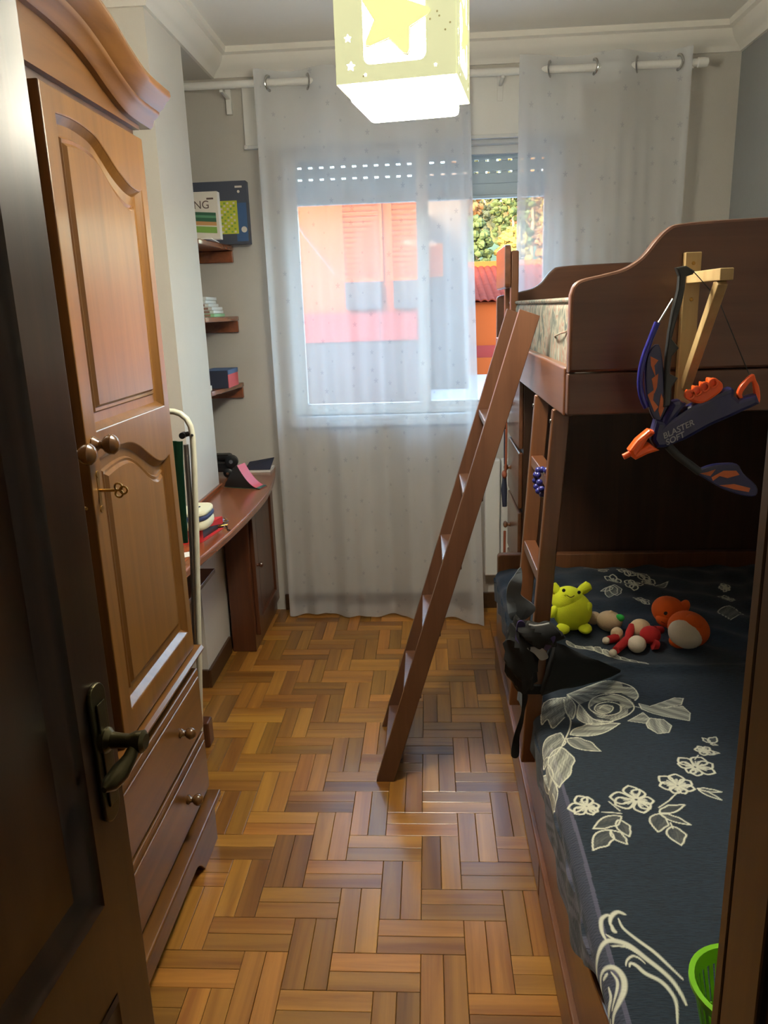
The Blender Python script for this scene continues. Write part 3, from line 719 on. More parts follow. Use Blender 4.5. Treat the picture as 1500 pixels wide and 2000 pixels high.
# crown: moulded profile swept over an arched path
half = [(WM,2.016),(1.507,2.014),(1.593,2.006),(1.672,1.988),(1.747,1.964),(1.818,1.945),(1.88,1.937),(WFY+0.045,1.936)]
H = [tuple(p) for p in spline(half, 5)]
path = [(mir(p[0]), p[1]) for p in reversed(H[1:])] + H
lowb = [(y, 1.926) for y, z in path]
ped = [(WN+0.02, 1.926), (WFY, 1.926)] + [(min(max(y, WN+0.02), WFY), z+0.03) for y, z in reversed(path)]
place('pediment_board', plate([ped], (WF-0.016, 0, 0), (0,1,0), (0,0,1), 0.018), 'ward_h', wd)
cp = [(-0.02, 0.0), (0.006, 0.0), (0.012, 0.006), (0.016, 0.018), (0.026, 0.026), (0.030, 0.030), (0.031, 0.036), (0.042, 0.044), (0.050, 0.056), (0.058, 0.062), (0.062, 0.070), (0.060, 0.080), (-0.02, 0.080)]
n = len(cp); vs = []
for (y, z) in path:
    for d, h in cp: vs.append((WF+d, y, z+h))
fs = [(i*n+j, i*n+(j+1)%n, (i+1)*n+(j+1)%n, (i+1)*n+j) for i in range(len(path)-1) for j in range(n)] + [tuple(range(n)), tuple((len(path)-1)*n+j for j in reversed(range(n)))]
MB().add(vs, fs).build('crown_moulding', 'ward_h', wd)
MB().box(WB, WF-0.02, WFY-0.0, WFY+0.045, 1.936, 2.016).box(WB, WF-0.02, mir(WFY)-0.045, mir(WFY), 1.936, 2.016).build('crown_return', 'ward_h', wd, 0.01)

# ================================================================== ROOM DOOR (open, at the left edge)
ang = R_(4.2); F0 = Vector((-0.436, 0.92, 0)); du = Vector((math.sin(ang), math.cos(ang), 0)); dn = Vector((math.cos(ang), -math.sin(ang), 0)); up = Vector((0,0,1))
rdoor = thing('door_1', 'dark glossy wooden room door standing open at the left edge', 'door', tuple(F0-du*0.72), None, 'structure')
DL = 0.72
pans = [(0.745, 1.93), (0.10, 0.60)]                   # upper and lower panel heights
hole = [[(-DL+0.09, a), (-0.088, a), (-0.088, b), (-DL+0.09, b)] for a, b in pans]
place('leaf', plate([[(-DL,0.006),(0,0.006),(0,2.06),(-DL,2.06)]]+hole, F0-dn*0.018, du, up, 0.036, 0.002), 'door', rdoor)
def door_box(mb, u0, u1, z0, z1, n0, n1):
    c = [(u0,n0),(u1,n0),(u1,n1),(u0,n1)]
    return mb.hexa([F0+du*a+dn*b+up*z0 for a, b in c]+[F0+du*a+dn*b+up*z1 for a, b in c])
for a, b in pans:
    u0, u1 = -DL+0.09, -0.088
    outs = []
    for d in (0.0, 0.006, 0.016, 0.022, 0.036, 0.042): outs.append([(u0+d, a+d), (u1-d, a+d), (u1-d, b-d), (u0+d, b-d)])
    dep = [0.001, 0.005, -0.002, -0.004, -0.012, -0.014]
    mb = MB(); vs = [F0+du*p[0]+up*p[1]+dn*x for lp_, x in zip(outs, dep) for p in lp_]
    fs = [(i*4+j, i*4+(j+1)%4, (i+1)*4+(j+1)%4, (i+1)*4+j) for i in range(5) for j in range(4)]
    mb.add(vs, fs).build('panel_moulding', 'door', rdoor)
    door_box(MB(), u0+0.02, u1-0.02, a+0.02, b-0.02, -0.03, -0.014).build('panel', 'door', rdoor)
hp = place('handle_plate', plate([rrect(-0.062, -0.022, 0.845, 1.045, 0.019)], F0+dn*0.003, du, up, 0.006, 0.002), 'bronze', rdoor)
door_box(MB(), -0.052, -0.032, 0.87, 1.02, 0.006, 0.009).build('plate_ridge', 'bronze', hp, 0.002)
hz = 0.965; q = lambda u, n, z: F0+du*u+dn*n+up*z
MB().lathe(q(-0.042, 0.006, hz), dn, [(0,0.017),(0.006,0.017),(0.012,0.011),(0.034,0.009),(0.042,0.013),(0.054,0.015),(0.058,0.010)], 18).build('handle_neck', 'bronze', hp)
MB().tube([q(-0.042, 0.048, hz), q(-0.048, 0.050, hz-0.004), q(-0.060, 0.048, hz-0.014), q(-0.076, 0.042, hz-0.024), q(-0.094, 0.036, hz-0.030), q(-0.106, 0.034, hz-0.030)], [0.010, 0.0075, 0.009, 0.0125, 0.011, 0.004], 14).build('lever', 'bronze', hp)
MB().lathe(q(-0.042, 0.006, 0.885), dn, [(0,0.007),(0.002,0.006)], 12).build('keyhole', 'black', hp)

# ================================================================== UPPER BUNK
BX = 0.30; EY = 1.715; BXR = 1.335; FYE = 3.545          # front plane, near end, right side, far end
bk = thing('bunk_bed_frame', 'reddish-brown upper bunk frame with wavy end boards and guard rail', 'bunk bed', (0.8, 2.7, 0.3))
def end_profile(dx=0.0):
    top = [(0.006,1.30),(0.004,1.44),(0.004,1.515),(0.012,1.536),(0.030,1.547),(0.075,1.556),(0.115,1.566),(0.150,1.588),(0.178,1.622),(0.200,1.642),(0.225,1.650),(0.33,1.655),(0.60,1.658),(1.03,1.658)]
    return [(BX+dx*(0 if p[0] < 0.02 else 1)+p[0], p[1]) for p in top]
def wave_board(y0, y1, dx, name, zb):
    P = [tuple(p) for p in spline(end_profile(dx)[2:], 4)]; P = [(min(a, BXR), b) for a, b in P]
    lp_ = [(BX+0.004, zb)]+P+[(BXR, zb)]
    return place(name, plate([lp_], (0, (y0+y1)/2, 0), (1,0,0), (0,0,1), abs(y1-y0), 0.006), 'bunk_x', bk)
wave_board(EY, EY+0.032, 0.0, 'end_board', 1.352)['label'] = 'near end board with wavy top edge'
wave_board(FYE-0.032, FYE, 0.045, 'end_board', 1.25)['label'] = 'far end board with wavy top edge'
MB().box(BX+0.004, BXR, EY+0.004, EY+0.034, 1.258, 1.350).build('end_rail', 'bunk_x', bk, 0.004)
MB().box(BX, BX+0.026, EY+0.034, FYE-0.032, 1.252, 1.362).build('side_rail', 'bunk_y', bk, 0.006)
MB().box(BXR-0.026, BXR, EY+0.034, FYE-0.032, 1.252, 1.40).build('wall_rail', 'bunk_y', bk, 0.006)
for i in range(14):
    ya = EY+0.08+i*0.135
    MB().box(BX+0.026, BXR-0.026, ya, ya+0.07, 1.275, 1.293).build('bed_slat', 'pine', bk)
# guard rail at the window end
gy0, gy1 = 3.13, FYE-0.034
gb = place('guard_board', plate([rrect(gy0, gy1, 1.562, 1.722, 0.022)], (BX+0.013, 0, 0), (0,1,0), (0,0,1), 0.024, 0.005), 'bunk_y', bk)
for ya in (gy0+0.01, gy1-0.14):
    MB().box(BX+0.026, BX+0.056, ya, ya+0.045, 1.262, 1.70).build('guard_post', 'bunk_z', bk, 0.006)
# short fixed ladder between upper rail and lower bed, leaning a little into the room
def lean_x(z): return 0.232+(z-0.30)*0.066
def upright(y0, y1, z0, z1):
    w = 0.042
    mb = MB(); a, b = lean_x(z0), lean_x(z1)
    mb.hexa([(a,y0,z0),(a+w,y0,z0),(a+w,y1,z0),(a,y1,z0),(b,y0,z1),(b+w,y0,z1),(b+w,y1,z1),(b,y1,z1)])
    mb.build('ladder_upright', 'bunk_z', bk, 0.004)
upright(1.855, 1.880, 0.30, 1.254); upright(2.165, 2.190, 0.30, 1.254)
for zr in (0.585, 0.835, 1.085):
    a = lean_x(zr)
    MB().box(a+0.002, a+0.036, 1.880, 2.165, zr-0.03, zr).build('ladder_rung', 'bunk_y', bk, 0.003)
for yy in (1.8675, 2.1775):
    MB().lathe((lean_x(1.22)-0.001, yy, 1.225), (-1,0,0), [(0,0.006),(0.002,0.005)], 10).build('bolt', 'chrome', bk)

# upper mattress
MT['ticking'] = plain('floral_mattress_ticking', (176, 172, 150), 0.9, var=0.25, scale=45, bump=0.2, bscale=30)
nt = MT['ticking'].node_tree; L_ = nt.links
b_ = nt.nodes['Principled BSDF']
tc = nt.nodes.new('ShaderNodeTexCoord'); mp = nt.nodes.new('ShaderNodeMapping'); mp.inputs['Scale'].default_value = (16, 16, 9); L_.new(tc.outputs['Object'], mp.inputs['Vector'])
n1 = nt.nodes.new('ShaderNodeTexNoise'); n1.inputs['Scale'].default_value = 1.0; n1.inputs['Detail'].default_value = 4; n1.inputs['Distortion'].default_value = 1.5; L_.new(mp.outputs[0], n1.inputs['Vector'])
rp = nt.nodes.new('ShaderNodeValToRGB'); el = rp.color_ramp.elements
el[0].position = 0.30; el[0].color = rgba((78, 84, 84)); el[1].position = 0.72; el[1].color = rgba((164, 164, 152))
for p_, c_ in ((0.42, (118, 122, 112)), (0.50, (156, 152, 136)), (0.57, (140, 104, 92)), (0.61, (152, 154, 142))): e_ = el.new(p_); e_.color = rgba(c_)
L_.new(n1.outputs['Fac'], rp.inputs[0]); L_.new(rp.outputs[0], b_.inputs['Base Color'])
um = thing('upper_mattress', 'floral grey-green mattress lying on the upper bunk', 'mattress', (0.8, 2.7, 1.30))
def mat_fn(u, v): return (0.345+u*0.955, EY+0.05+v*(FYE-EY-0.10), 1.300)
mb = MB().box(0.345, 1.302, EY+0.045, FYE-0.045, 1.296, 1.505)
mb.build('core', 'ticking', um, 0.022, segs=3)
cord = [(0.347, EY+0.055, 1.506), (0.347, FYE-0.06, 1.506), (1.295, FYE-0.06, 1.506), (1.295, EY+0.055, 1.506), (0.347, EY+0.055, 1.506)]
MB().tube(cord, 0.006, 8).build('piping', 'ticking', um)
MB().tube([(0.343, 1.98, 1.43), (0.334, 2.02, 1.425), (0.334, 2.10, 1.415), (0.343, 2.14, 1.41)], 0.0025, 8).build('handle', MT['ticking'], um)

# ================================================================== LEANING LADDER
LY0, LY1 = 2.208, 2.575; SL = 0.448/1.475
ld = thing('wooden_ladder', 'brown wooden ladder leaning against the upper bunk', 'ladder', (-0.16, 2.39, 0))
def rail(y0, y1, ztop):
    x0 = -0.194; w = 0.058
    xt = x0+SL*ztop
    mb = MB().hexa([(x0,y0,0),(x0+w,y0,0),(x0+w,y1,0),(x0,y1,0),(xt,y0,ztop+0.012),(xt+w-0.002,y0,ztop-0.008),(xt+w-0.002,y1,ztop-0.008),(xt,y1,ztop+0.012)])
    mb.build('rail', 'ladder', ld, 0.002)
rail(LY0, LY0+0.024, 1.475); rail(LY1-0.024, LY1, 1.475)
for z in (0.090, 0.308, 0.522, 0.742, 0.955, 1.17):
    x0 = -0.194+SL*z
    MB().box(x0+0.001, x0+0.060, LY0+0.024, LY1-0.024, z-0.020, z).build('tread', 'ladder', ld, 0.003)

# ================================================================== LOWER BED
lb = thing('lower_bed', 'low reddish-brown bed with trundle base sticking out under the bunk', 'bed', (0.8, 2.1, 0))
L0, L1 = 0.66, 3.075
MB().box(0.262, 0.285, L0+0.02, 1.69, 0.006, 0.135).build('trundle_front', 'bunk_y', lb, 0.004)
MB().box(0.262, 0.285, 1.70, L1-0.05, 0.006, 0.135).build('trundle_front', 'bunk_y', lb, 0.004)
MB().box(0.256, 0.300, L0+0.02, L1-0.05, 0.135, 0.150).build('base_ledge', 'bunk_y', lb, 0.005)
zs = [(L0, 0.15), (L1-0.045, 0.15), (L1-0.045, 0.335), (1.30, 0.335), (1.20, 0.340), (1.12, 0.350), (1.05, 0.372), (0.98, 0.392), (0.90, 0.403), (0.80, 0.406), (L0, 0.406)]
place('side_rail', plate([zs], (0.281, 0, 0), (0,1,0), (0,0,1), 0.024, 0.005), 'bunk_y', lb)
MB().box(0.294, 1.32, L0+0.01, L1-0.05, 0.02, 0.30).build('bed_box', 'cab_dark', lb)
place('head_board', plate([rrect(0.272, 1.325, 0.0, 0.505, 0.016)], (0, L1-0.018, 0), (1,0,0), (0,0,1), 0.034, 0.005), 'bunk_z', lb)
place('foot_board', plate([rrect(0.272, 1.325, 0.0, 0.50, 0.03)], (0, L0-0.014, 0), (1,0,0), (0,0,1), 0.028, 0.008), 'bunk_z', lb)
# a mattress under the spread
MT['mattress_dark'] = plain('dark_mattress_cover', (50, 56, 66), 0.9)
lm = tag(MB().box(0.30, 1.315, L0+0.03, L1-0.05, 0.302, 0.435).build('lower_mattress', 'mattress_dark', None, 0.02, segs=3), 'dark mattress under the floral bedspread', 'mattress')

# ================================================================== DRAWER CABINET under the bunk, at the window
dc = thing('drawer_cabinet', 'dark wooden drawer cabinet standing under the bunk by the window', 'cabinet', (0.85, 3.38, 0))
CX, CY0, CY1 = 0.378, 3.095, 3.535
MB().box(CX, BXR, CY0+0.002, CY1, 0.0, 1.245).build('carcass', 'cab_dark', dc, 0.003)
for (z0, z1) in ((0.93, 1.23), (0.68, 0.915), (0.40, 0.665), (0.10, 0.385)):
    dr = MB().box(CX-0.018, CX, CY0+0.012, CY1-0.01, z0, z1).build('drawer', 'bunk_y', dc, 0.006)
    MB().lathe((CX-0.018, 3.40, (z0+z1)/2), (-1,0,0), [(0,0.012),(0.006,0.008),(0.012,0.008),(0.020,0.016),(0.028,0.014),(0.032,0.005)], 16).build('knob', 'bunk_z', dr)
# cords with a tassel hung over the cabinet knobs
MT['cord_o'] = plain('orange_brown_cord', (150, 78, 50), 0.8); MT['cord_b'] = plain('navy_cord', (34, 40, 62), 0.7)
t = thing('lanyard', 'orange and navy lanyard hanging from the cabinet knobs', 'lanyard', (0.332, 3.40, 0.70))
def hang(y, x, za, zb, sag): return [(x, y+sag*math.sin(math.pi*u), za+(zb-za)*u) for u in np.linspace(0, 1, 9)]
MB().tube(hang(3.388, 0.336, 1.06, 0.77, -0.02), 0.005, 7).build('cord', 'cord_o', t)
MB().tube(hang(3.412, 0.336, 1.06, 0.77, 0.02), 0.005, 7).build('cord', 'cord_b', t)
MB().ell((0.332, 3.40, 0.765), (0.012, 0.03, 0.018)).build('knot', 'cord_o', t)
MB().tube([(0.332, 3.40, 0.76), (0.330, 3.39, 0.70), (0.332, 3.385, 0.62)], [0.008, 0.014, 0.010], 9).build('tassel', 'cord_b', t)
MB().tube(hang(3.40, 0.336, 0.50, 0.22, 0.01), 0.006, 7).build('tail', 'cord_o', t)

# blue beads on the fixed ladder's rung
MT['bead'] = plain('shiny_blue_bead', (44, 46, 120), 0.18, coat=0.5)
bd = thing('bead_string', 'string of shiny dark blue beads draped over the fixed ladder rung', 'beads', (0.28, 1.93, 1.02))
pts = [(0.292,1.915,1.094),(0.283,1.930,1.093),(0.276,1.948,1.088),(0.272,1.958,1.074),(0.271,1.962,1.058),(0.273,1.956,1.043),(0.277,1.945,1.034),(0.2735,1.932,1.078),(0.276,1.922,1.062),(0.280,1.915,1.046),(0.284,1.925,1.030)]
for p in pts: MB().ell(p, (0.0085, 0.0085, 0.0085), None, 12, 8).build('bead', 'bead', bd)

# ================================================================== BEDSPREAD with its woven flowers
BZ = 0.448
def bz(x, y):
    """height of the spread over the bed"""
    z = BZ
    z += 0.004*math.sin(x*9+y*3)*math.sin(y*5-x*2)
    if y > 2.05:
        k_ = min(1, (y-2.05)/0.2)
        z += k_*(0.006*math.sin(y*38+4*math.sin(x*7))+0.004*math.sin(x*46+y*12)+0.012*math.sin((y-2.05)*3.0))
    z += 0.010*math.exp(-((y-2.13-0.02*math.sin(x*6))/0.022)**2)
    return z
NX, NY = 520, 1050
S0, S1, T0, T1 = -0.135, 1.04, L0+0.006, L1-0.045
def tuck(s, t):
    k_in = min(1, max(0, (1.24-t)/0.22)); k_in = k_in*k_in*(3-2*k_in)      # towards the foot the spread is tucked up over the rail
    if k_in > 0 and s < 0.10: s = s*(1-k_in)+k_in*(-0.012+(s+0.135)*(0.112/0.235))
    return s
def spread_pt(s, t):
    """s: distance across from the left bed edge (x=0.268); negative hangs down the side"""
    r = 0.03
    s = tuck(s, t)
    if s >= r: x = 0.262+s; return (x, t, bz(x, t)-(0.0 if s > 0.06 else 0.004*((0.06-s)/0.03)))
    if s > -0.0171:
        a = (r-s)/r; a = min(a, math.pi/2)
        return (0.262+r-r*math.sin(a), t, bz(0.29, t)-0.004-r*(1-math.cos(a)))
    d = -0.0171-s
    return (0.262-0.004*math.sin(t*40+d*20)-0.003, t, bz(0.29, t)-0.034-d*(0.80+0.15*math.sin(t*6)))
ss = np.concatenate([np.linspace(S0, 0.62, 420), np.linspace(0.62, S1, NX-420+2)[1:]]); NX = len(ss)-1
tt = np.linspace(T0, T1, NY+1)
co = np.array([spread_pt(s, t) for t in tt for s in ss])
# --- the pattern, drawn on the bed's plan
PU = np.array([[tuck(s, t)+0.262 for s in ss] for t in tt]).ravel(); PV = np.array([[t for s in ss] for t in tt]).ravel()
ink = np.zeros(len(PU))
def plan(px_, py_): q_ = atZ(px_, py_, BZ); return np.array([q_[0], q_[1]])
def stroke(pts, w, val=1.0, soft=0.35, taper=False):
    P = [np.array(p) for p in pts]; n_ = len(P)
    lo = np.min(P, axis=0)-w*2; hi = np.max(P, axis=0)+w*2
    idx = np.nonzero((PU > lo[0]) & (PU < hi[0]) & (PV > lo[1]) & (PV < hi[1]))[0]
    if len(idx) == 0: return
    X = np.stack([PU[idx], PV[idx]], 1); best = np.full(len(idx), 9.0)
    for i in range(n_-1):
        a, b2 = P[i], P[i+1]; d = b2-a; L2 = max(d@d, 1e-12)
        h_ = np.clip(((X-a)@d)/L2, 0, 1); dist = np.linalg.norm(X-(a+h_[:, None]*d), axis=1)
        ww = w*(0.35+0.65*math.sin(math.pi*min(1, (i+0.7)/n_))) if taper else w
        best = np.minimum(best, dist/ww)
    a_ = np.clip((1.0-best)/soft, 0, 1)*val
    ink[idx] = np.maximum(ink[idx], a_)
def fill(poly, val, tex=0.35, seed=0):
    P = np.array(poly); lo, hi = P.min(0), P.max(0)
    idx = np.nonzero((PU > lo[0]) & (PU < hi[0]) & (PV > lo[1]) & (PV < hi[1]))[0]
    if len(idx) == 0: return
    x, y = PU[idx], PV[idx]; ins = np.zeros(len(idx), bool); n_ = len(P); j = n_-1
    for i in range(n_):
        xi, yi, xj, yj = P[i][0], P[i][1], P[j][0], P[j][1]
        c_ = ((yi > y) != (yj > y)) & (x < (xj-xi)*(y-yi)/(yj-yi+1e-12)+xi); ins ^= c_; j = i
    c0 = P.mean(0); e_ = np.array(P[0])-c0; an = math.atan2(e_[1], e_[0])
    uu = (x-c0[0])*math.cos(an)+(y-c0[1])*math.sin(an); vv = -(x-c0[0])*math.sin(an)+(y-c0[1])*math.cos(an)
    tx = 0.5+0.25*np.sin(vv*620+np.sin(uu*130+seed)*3.0+seed)+0.25*np.sin(vv*1130+uu*160+seed*2.1)
    tx2 = 0.5+0.5*np.sin(vv*210+uu*70+seed*1.7)
    v_ = val*(1-tex+tex*tx)*(0.45+0.55*tx2)
    ink[idx[ins]] = np.maximum(ink[idx[ins]], v_[ins])
def leaf(a, b2, w, val=0.9, full=0.0, lw=0.0022, seed=0):
    a, b2 = np.array(a), np.array(b2); d = b2-a; n_ = np.array([-d[1], d[0]]); ts = np.linspace(0, 1, 15)
    wob = 1+0.12*np.sin(ts*15+seed)
    up_ = [a+d*t_+n_*w*math.sin(math.pi*t_**0.8)*q_ for t_, q_ in zip(ts, wob)]; dn_ = [a+d*t_-n_*w*math.sin(math.pi*t_**0.8) for t_ in ts]
    if full > 0: fill(up_+dn_[::-1], full, 0.6, seed)
    stroke(up_, lw, val); stroke(dn_, lw, val)
def flower(c, r, n_=6, rot=0.0, seed=0, asp=1.0):
    c = np.array(c)
    for k in range(n_):
        a = rot+2*math.pi*k/n_+0.2*math.sin(k*3.1+seed); q_ = r*(0.85+0.2*math.sin(k*5.3+seed))
        e_ = np.array([math.cos(a), math.sin(a)*asp]); p_ = np.array([-math.sin(a), math.cos(a)*asp])
        o = [c+e_*q_*t_+p_*q_*0.36*math.sin(math.pi*t_**1.5) for t_ in np.linspace(0.12, 1, 12)]; i_ = [c+e_*q_*t_-p_*q_*0.36*math.sin(math.pi*t_**1.5) for t_ in np.linspace(0.12, 1, 12)]
        stroke(o, 0.0031, 0.98); stroke(i_, 0.0031, 0.98)
        stroke([c+e_*q_*0.12, c+e_*q_*0.55], 0.0032, 0.8); stroke([c+e_*q_*0.12, c+e_*q_*0.5+p_*q_*0.12], 0.0022, 0.8)
def zA(x, y): return plan(1040+x/3.75, 1300+y/3.75)     # readings of the photograph at two scales
def zC(x, y): return plan(1040+x*0.24, 1650+y*0.24)
def zB(x, y): return plan(1040+x/3.75, 1080+y/3.75)
def rscale(f_, c, r): return np.linalg.norm(f_(c[0]+r, c[1])-f_(*c))
for c, r, n_, rt_ in (((400,1035),120,7,0.3),((765,985),165,7,0.1),((1065,880),135,7,0.5),((1190,740),140,7,0.2),((1250,610),75,5,0.6)):
    flower(zA(*c), rscale(zA, c, r)*1.12, n_, rt_, c[0])
for a, b2, w in (((650,1105),(445,1195),0.20),((630,1130),(710,1250),0.26),((570,1205),(445,1345),0.24),((575,1205),(695,1305),0.26),((930,1075),(1115,1020),0.17),((935,1085),(1160,1165),0.15),((930,1085),(920,1215),0.30),((1025,1175),(1090,1310),0.32),
                 ((1210,900),(1385,925),0.12),((1215,905),(1385,985),0.12),((1300,555),(1245,520),0.28),((1300,555),(1345,515),0.3),((1305,565),(1355,575),0.22),((1270,620),(1370,635),0.2)):
    leaf(zA(*a), zA(*b2), w, 0.98, 0.14, 0.0024, a[0])
for st in ([(510,1075),(580,1078),(650,1085)],[(560,1000),(640,1065)],[(925,1040),(1000,990),(1060,930)],[(1010,1150),(1030,1190)],[(1190,680),(1215,650)]):
    stroke([zA(*p) for p in st], 0.0022, 0.9)
# the rose and its bud
for poly, val in (([(255,215),(450,135),(560,110),(650,120),(665,150),(740,155),(775,215),(760,250),(640,190),(480,200),(330,215)],0.75),
                  ([(270,215),(480,205),(430,250),(345,285)],0.62), ([(430,240),(600,205),(720,240),(750,290),(700,310),(640,260),(540,250),(460,275),(420,310)],0.72),
                  ([(640,260),(700,310),(700,360),(600,400),(480,380),(420,320),(470,345),(560,360),(640,340)],0.8), ([(340,290),(440,390),(590,405),(500,435),(400,430),(330,390)],0.88),
                  ([(460,300),(520,280),(590,290),(560,345),(480,350)],0.9), ([(255,215),(310,300),(290,395),(240,330),(230,260)],0.8), ([(240,230),(80,270),(60,420),(110,390),(150,460),(230,380),(250,330)],0.62)):
    fill([zA(*p) for p in poly], val, 0.6, poly[0][0])
for st, w in (([(255,212),(450,135),(560,108),(660,125),(740,158),(775,215),(750,248)],2.0),([(260,215),(345,285),(440,390),(560,408),(690,360),(745,300),(690,235),(600,205),(500,212),(430,250),(415,310),(470,352),(560,362),(640,335),(640,285),(560,262),(480,280),(455,320),(500,350),(565,340),(590,300),(530,285),(490,315)],2.2),
              ([(340,290),(330,390),(420,435),(520,430),(590,408)],2.4),([(255,215),(315,300),(290,398),(245,340),(230,250)],2.2),([(240,235),(85,270),(65,420),(112,392),(150,462),(235,385)],2.0),([(660,190),(480,200),(320,212)],1.6)):
    stroke([zA(*p) for p in spline(st, 4)], w*0.001, 0.98)
for poly in ([(780,270),(860,290),(1040,230),(1105,235),(1090,280),(950,300),(1100,290),(1155,340),(1150,395),(960,360),(880,340),(800,310)],[(700,400),(810,335),(860,380),(830,415)],[(860,375),(960,385),(1020,430),(1000,480),(920,490),(850,450),(835,420)]):
    fill([zA(*p) for p in poly], 0.8, 0.55, poly[0][1]); stroke([zA(*p) for p in poly+poly[:1]], 0.0017, 0.95)
stroke([zA(*p) for p in [(740,290),(790,300),(850,330)]], 0.002, 0.9)
for a, b2, w, f_ in (((275,515),(640,420),0.17,0.75),((250,545),(500,635),0.27,0.5),((205,500),(60,690),0.2,0.55),((205,600),(195,880),0.2,0.8),((40,680),(110,650),0.5,0.7),((60,990),(130,790),0.24,0.6),((40,830),(110,700),0.3,0.7),((60,980),(120,880),0.3,0.8)):
    leaf(zA(*a), zA(*b2), w, 0.95, f_, 0.002, a[1])
stroke([zA(*p) for p in spline([(265,365),(280,420),(262,500),(215,595)], 5)], 0.0022, 0.95)
# the big scrolls at the foot
for st, w in (([(420,1110),(408,1040),(450,950),(520,840),(600,775),(690,780),(800,830),(930,930),(1060,1030),(1150,1120),(1225,1240),(1250,1300)],4.6),
              ([(600,765),(565,690),(560,600),(600,565),(632,570)],3.6),([(632,640),(640,580),(690,545),(755,565)],4.2),([(640,640),(660,690),(680,705)],3.4),([(700,600),(740,680),(850,770),(990,870),(1120,990),(1225,1090)],3.2),
              ([(600,720),(680,770),(800,820)],2.4),([(640,815),(760,830),(860,890)],2.2),([(500,1120),(520,1010),(590,975),(680,1000),(740,1080),(745,1180),(700,1270),(640,1340),(600,1450)],4.6),
              ([(490,1130),(500,1230),(550,1300),(590,1260),(625,1200),(610,1125)],3.6),([(520,1240),(560,1380),(590,1330)],2.4),([(560,1040),(600,1020)],3.0),([(640,1020),(690,1100),(680,1190),(630,1290)],2.4),
              ([(790,990),(800,965),(850,990),(920,1050),(1040,1110),(1120,1190),(1170,1290),(1180,1458)],3.6),([(760,980),(770,940),(810,910),(860,920),(915,965)],2.2)):
    stroke([zC(*p) for p in spline(st, 6)], w*0.00135, 0.95, 0.5, True)
# flowers on the far, rumpled half
for c, r, n_ in (((680,150),95,6),((780,170),90,6),((600,210),80,6),((740,240),90,6),((850,230),70,5),((800,370),80,6),((1430,360),70,6),((1410,290),50,5)):
    flower(zB(*c), rscale(zB, c, r)*0.85, n_, 0.3, c[0], 1.9)
for a, b2, w in (((540,135),(375,130),0.14),((545,140),(480,155),0.25),((560,130),(480,110),0.2),((590,280),(500,290),0.2),((590,270),(560,330),0.25),((600,265),(620,325),0.25),((900,260),(990,230),0.2),((1440,420),(1450,520),0.3)):
    leaf(zB(*a), zB(*b2), w, 0.9, 0.3, 0.002, a[0])
for k in range(9):
    x_ = 250+k*66; y_ = 665+k*17
    leaf(zB(x_, y_), zB(x_+70, y_+38), 0.25, 0.9, 0.7, 0.002, k)
# the grey scroll border along the bed's open side
bl = np.array([plan(1085, 1480), plan(1140, 1650), plan(1192, 1850)])
xb = np.interp(PV, bl[::-1, 1], bl[::-1, 0]); xb = np.where(PV > bl[0, 1], bl[0, 0]+0.0*PV, xb)
rel = (PU-xb)
border = np.zeros(len(PU))
inb = (rel < 0) & (PV < plan(1080, 1460)[1])
edge = (np.abs(rel+0.004) < 0.004) & inb
sc = np.sin(PV*58+3.0*np.sin(rel*60+PV*9))*np.sin(rel*95+2.2*np.sin(PV*29))
border[inb] = np.clip(0.30+1.1*sc[inb], 0.02, 0.9)
b2_ = inb & (rel > -0.034); border[b2_] = 0.35+0.25*np.sin(PV[b2_]*900)*np.sin(rel[b2_]*420)
border[edge] = 0.95
me = bpy.data.meshes.new('bedspread')
fs = [(j*(NX+1)+i, j*(NX+1)+i+1, (j+1)*(NX+1)+i+1, (j+1)*(NX+1)+i) for j in range(NY) for i in range(NX)]
me.from_pydata(co.tolist(), [], fs)
at_ = me.color_attributes.new('weave', 'FLOAT_COLOR', 'POINT')
arr = np.stack([ink, border, np.zeros_like(ink), np.ones_like(ink)], 1).astype(np.float32)
at_.data.foreach_set('color', arr.ravel())
m, nt, b_ = newmat('woven_flower_bedspread'); N, L = nt.nodes, nt.links
ca = N.new('ShaderNodeVertexColor'); ca.layer_name = 'weave'
sx = N.new('ShaderNodeSeparateColor'); L.new(ca.outputs[0], sx.inputs[0])
tc = N.new('ShaderNodeTexCoord'); mp = N.new('ShaderNodeMapping'); mp.inputs['Scale'].default_value = (60, 420, 60); L.new(tc.outputs['Object'], mp.inputs['Vector'])
no = N.new('ShaderNodeTexNoise'); no.inputs['Scale'].default_value = 1.0; no.inputs['Detail'].default_value = 3; L.new(mp.outputs[0], no.inputs['Vector'])
base = N.new('ShaderNodeValToRGB'); base.color_ramp.elements[0].position = 0.3; base.color_ramp.elements[0].color = rgba((13, 24, 37)); base.color_ramp.elements[1].position = 0.75; base.color_ramp.elements[1].color = rgba((32, 50, 66))
L.new(no.outputs['Fac'], base.inputs[0])
mA = N.new('ShaderNodeMix'); mA.data_type = 'RGBA'; mA.inputs['B'].default_value = rgba((86, 86, 106)); L.new(sx.outputs[1], mA.inputs['Factor']); L.new(base.outputs[0], mA.inputs['A'])
mB = N.new('ShaderNodeMix'); mB.data_type = 'RGBA'; mB.inputs['B'].default_value = rgba((226, 226, 206)); L.new(sx.outputs[0], mB.inputs['Factor']); L.new(mA.outputs['Result'], mB.inputs['A'])
L.new(mB.outputs['Result'], b_.inputs['Base Color']); b_.inputs['Roughness'].default_value = 0.9; b_.inputs['Sheen Weight'].default_value = 0.1
bp = N.new('ShaderNodeBump'); bp.inputs['Strength'].default_value = 0.5; bp.inputs['Distance'].default_value = 0.004
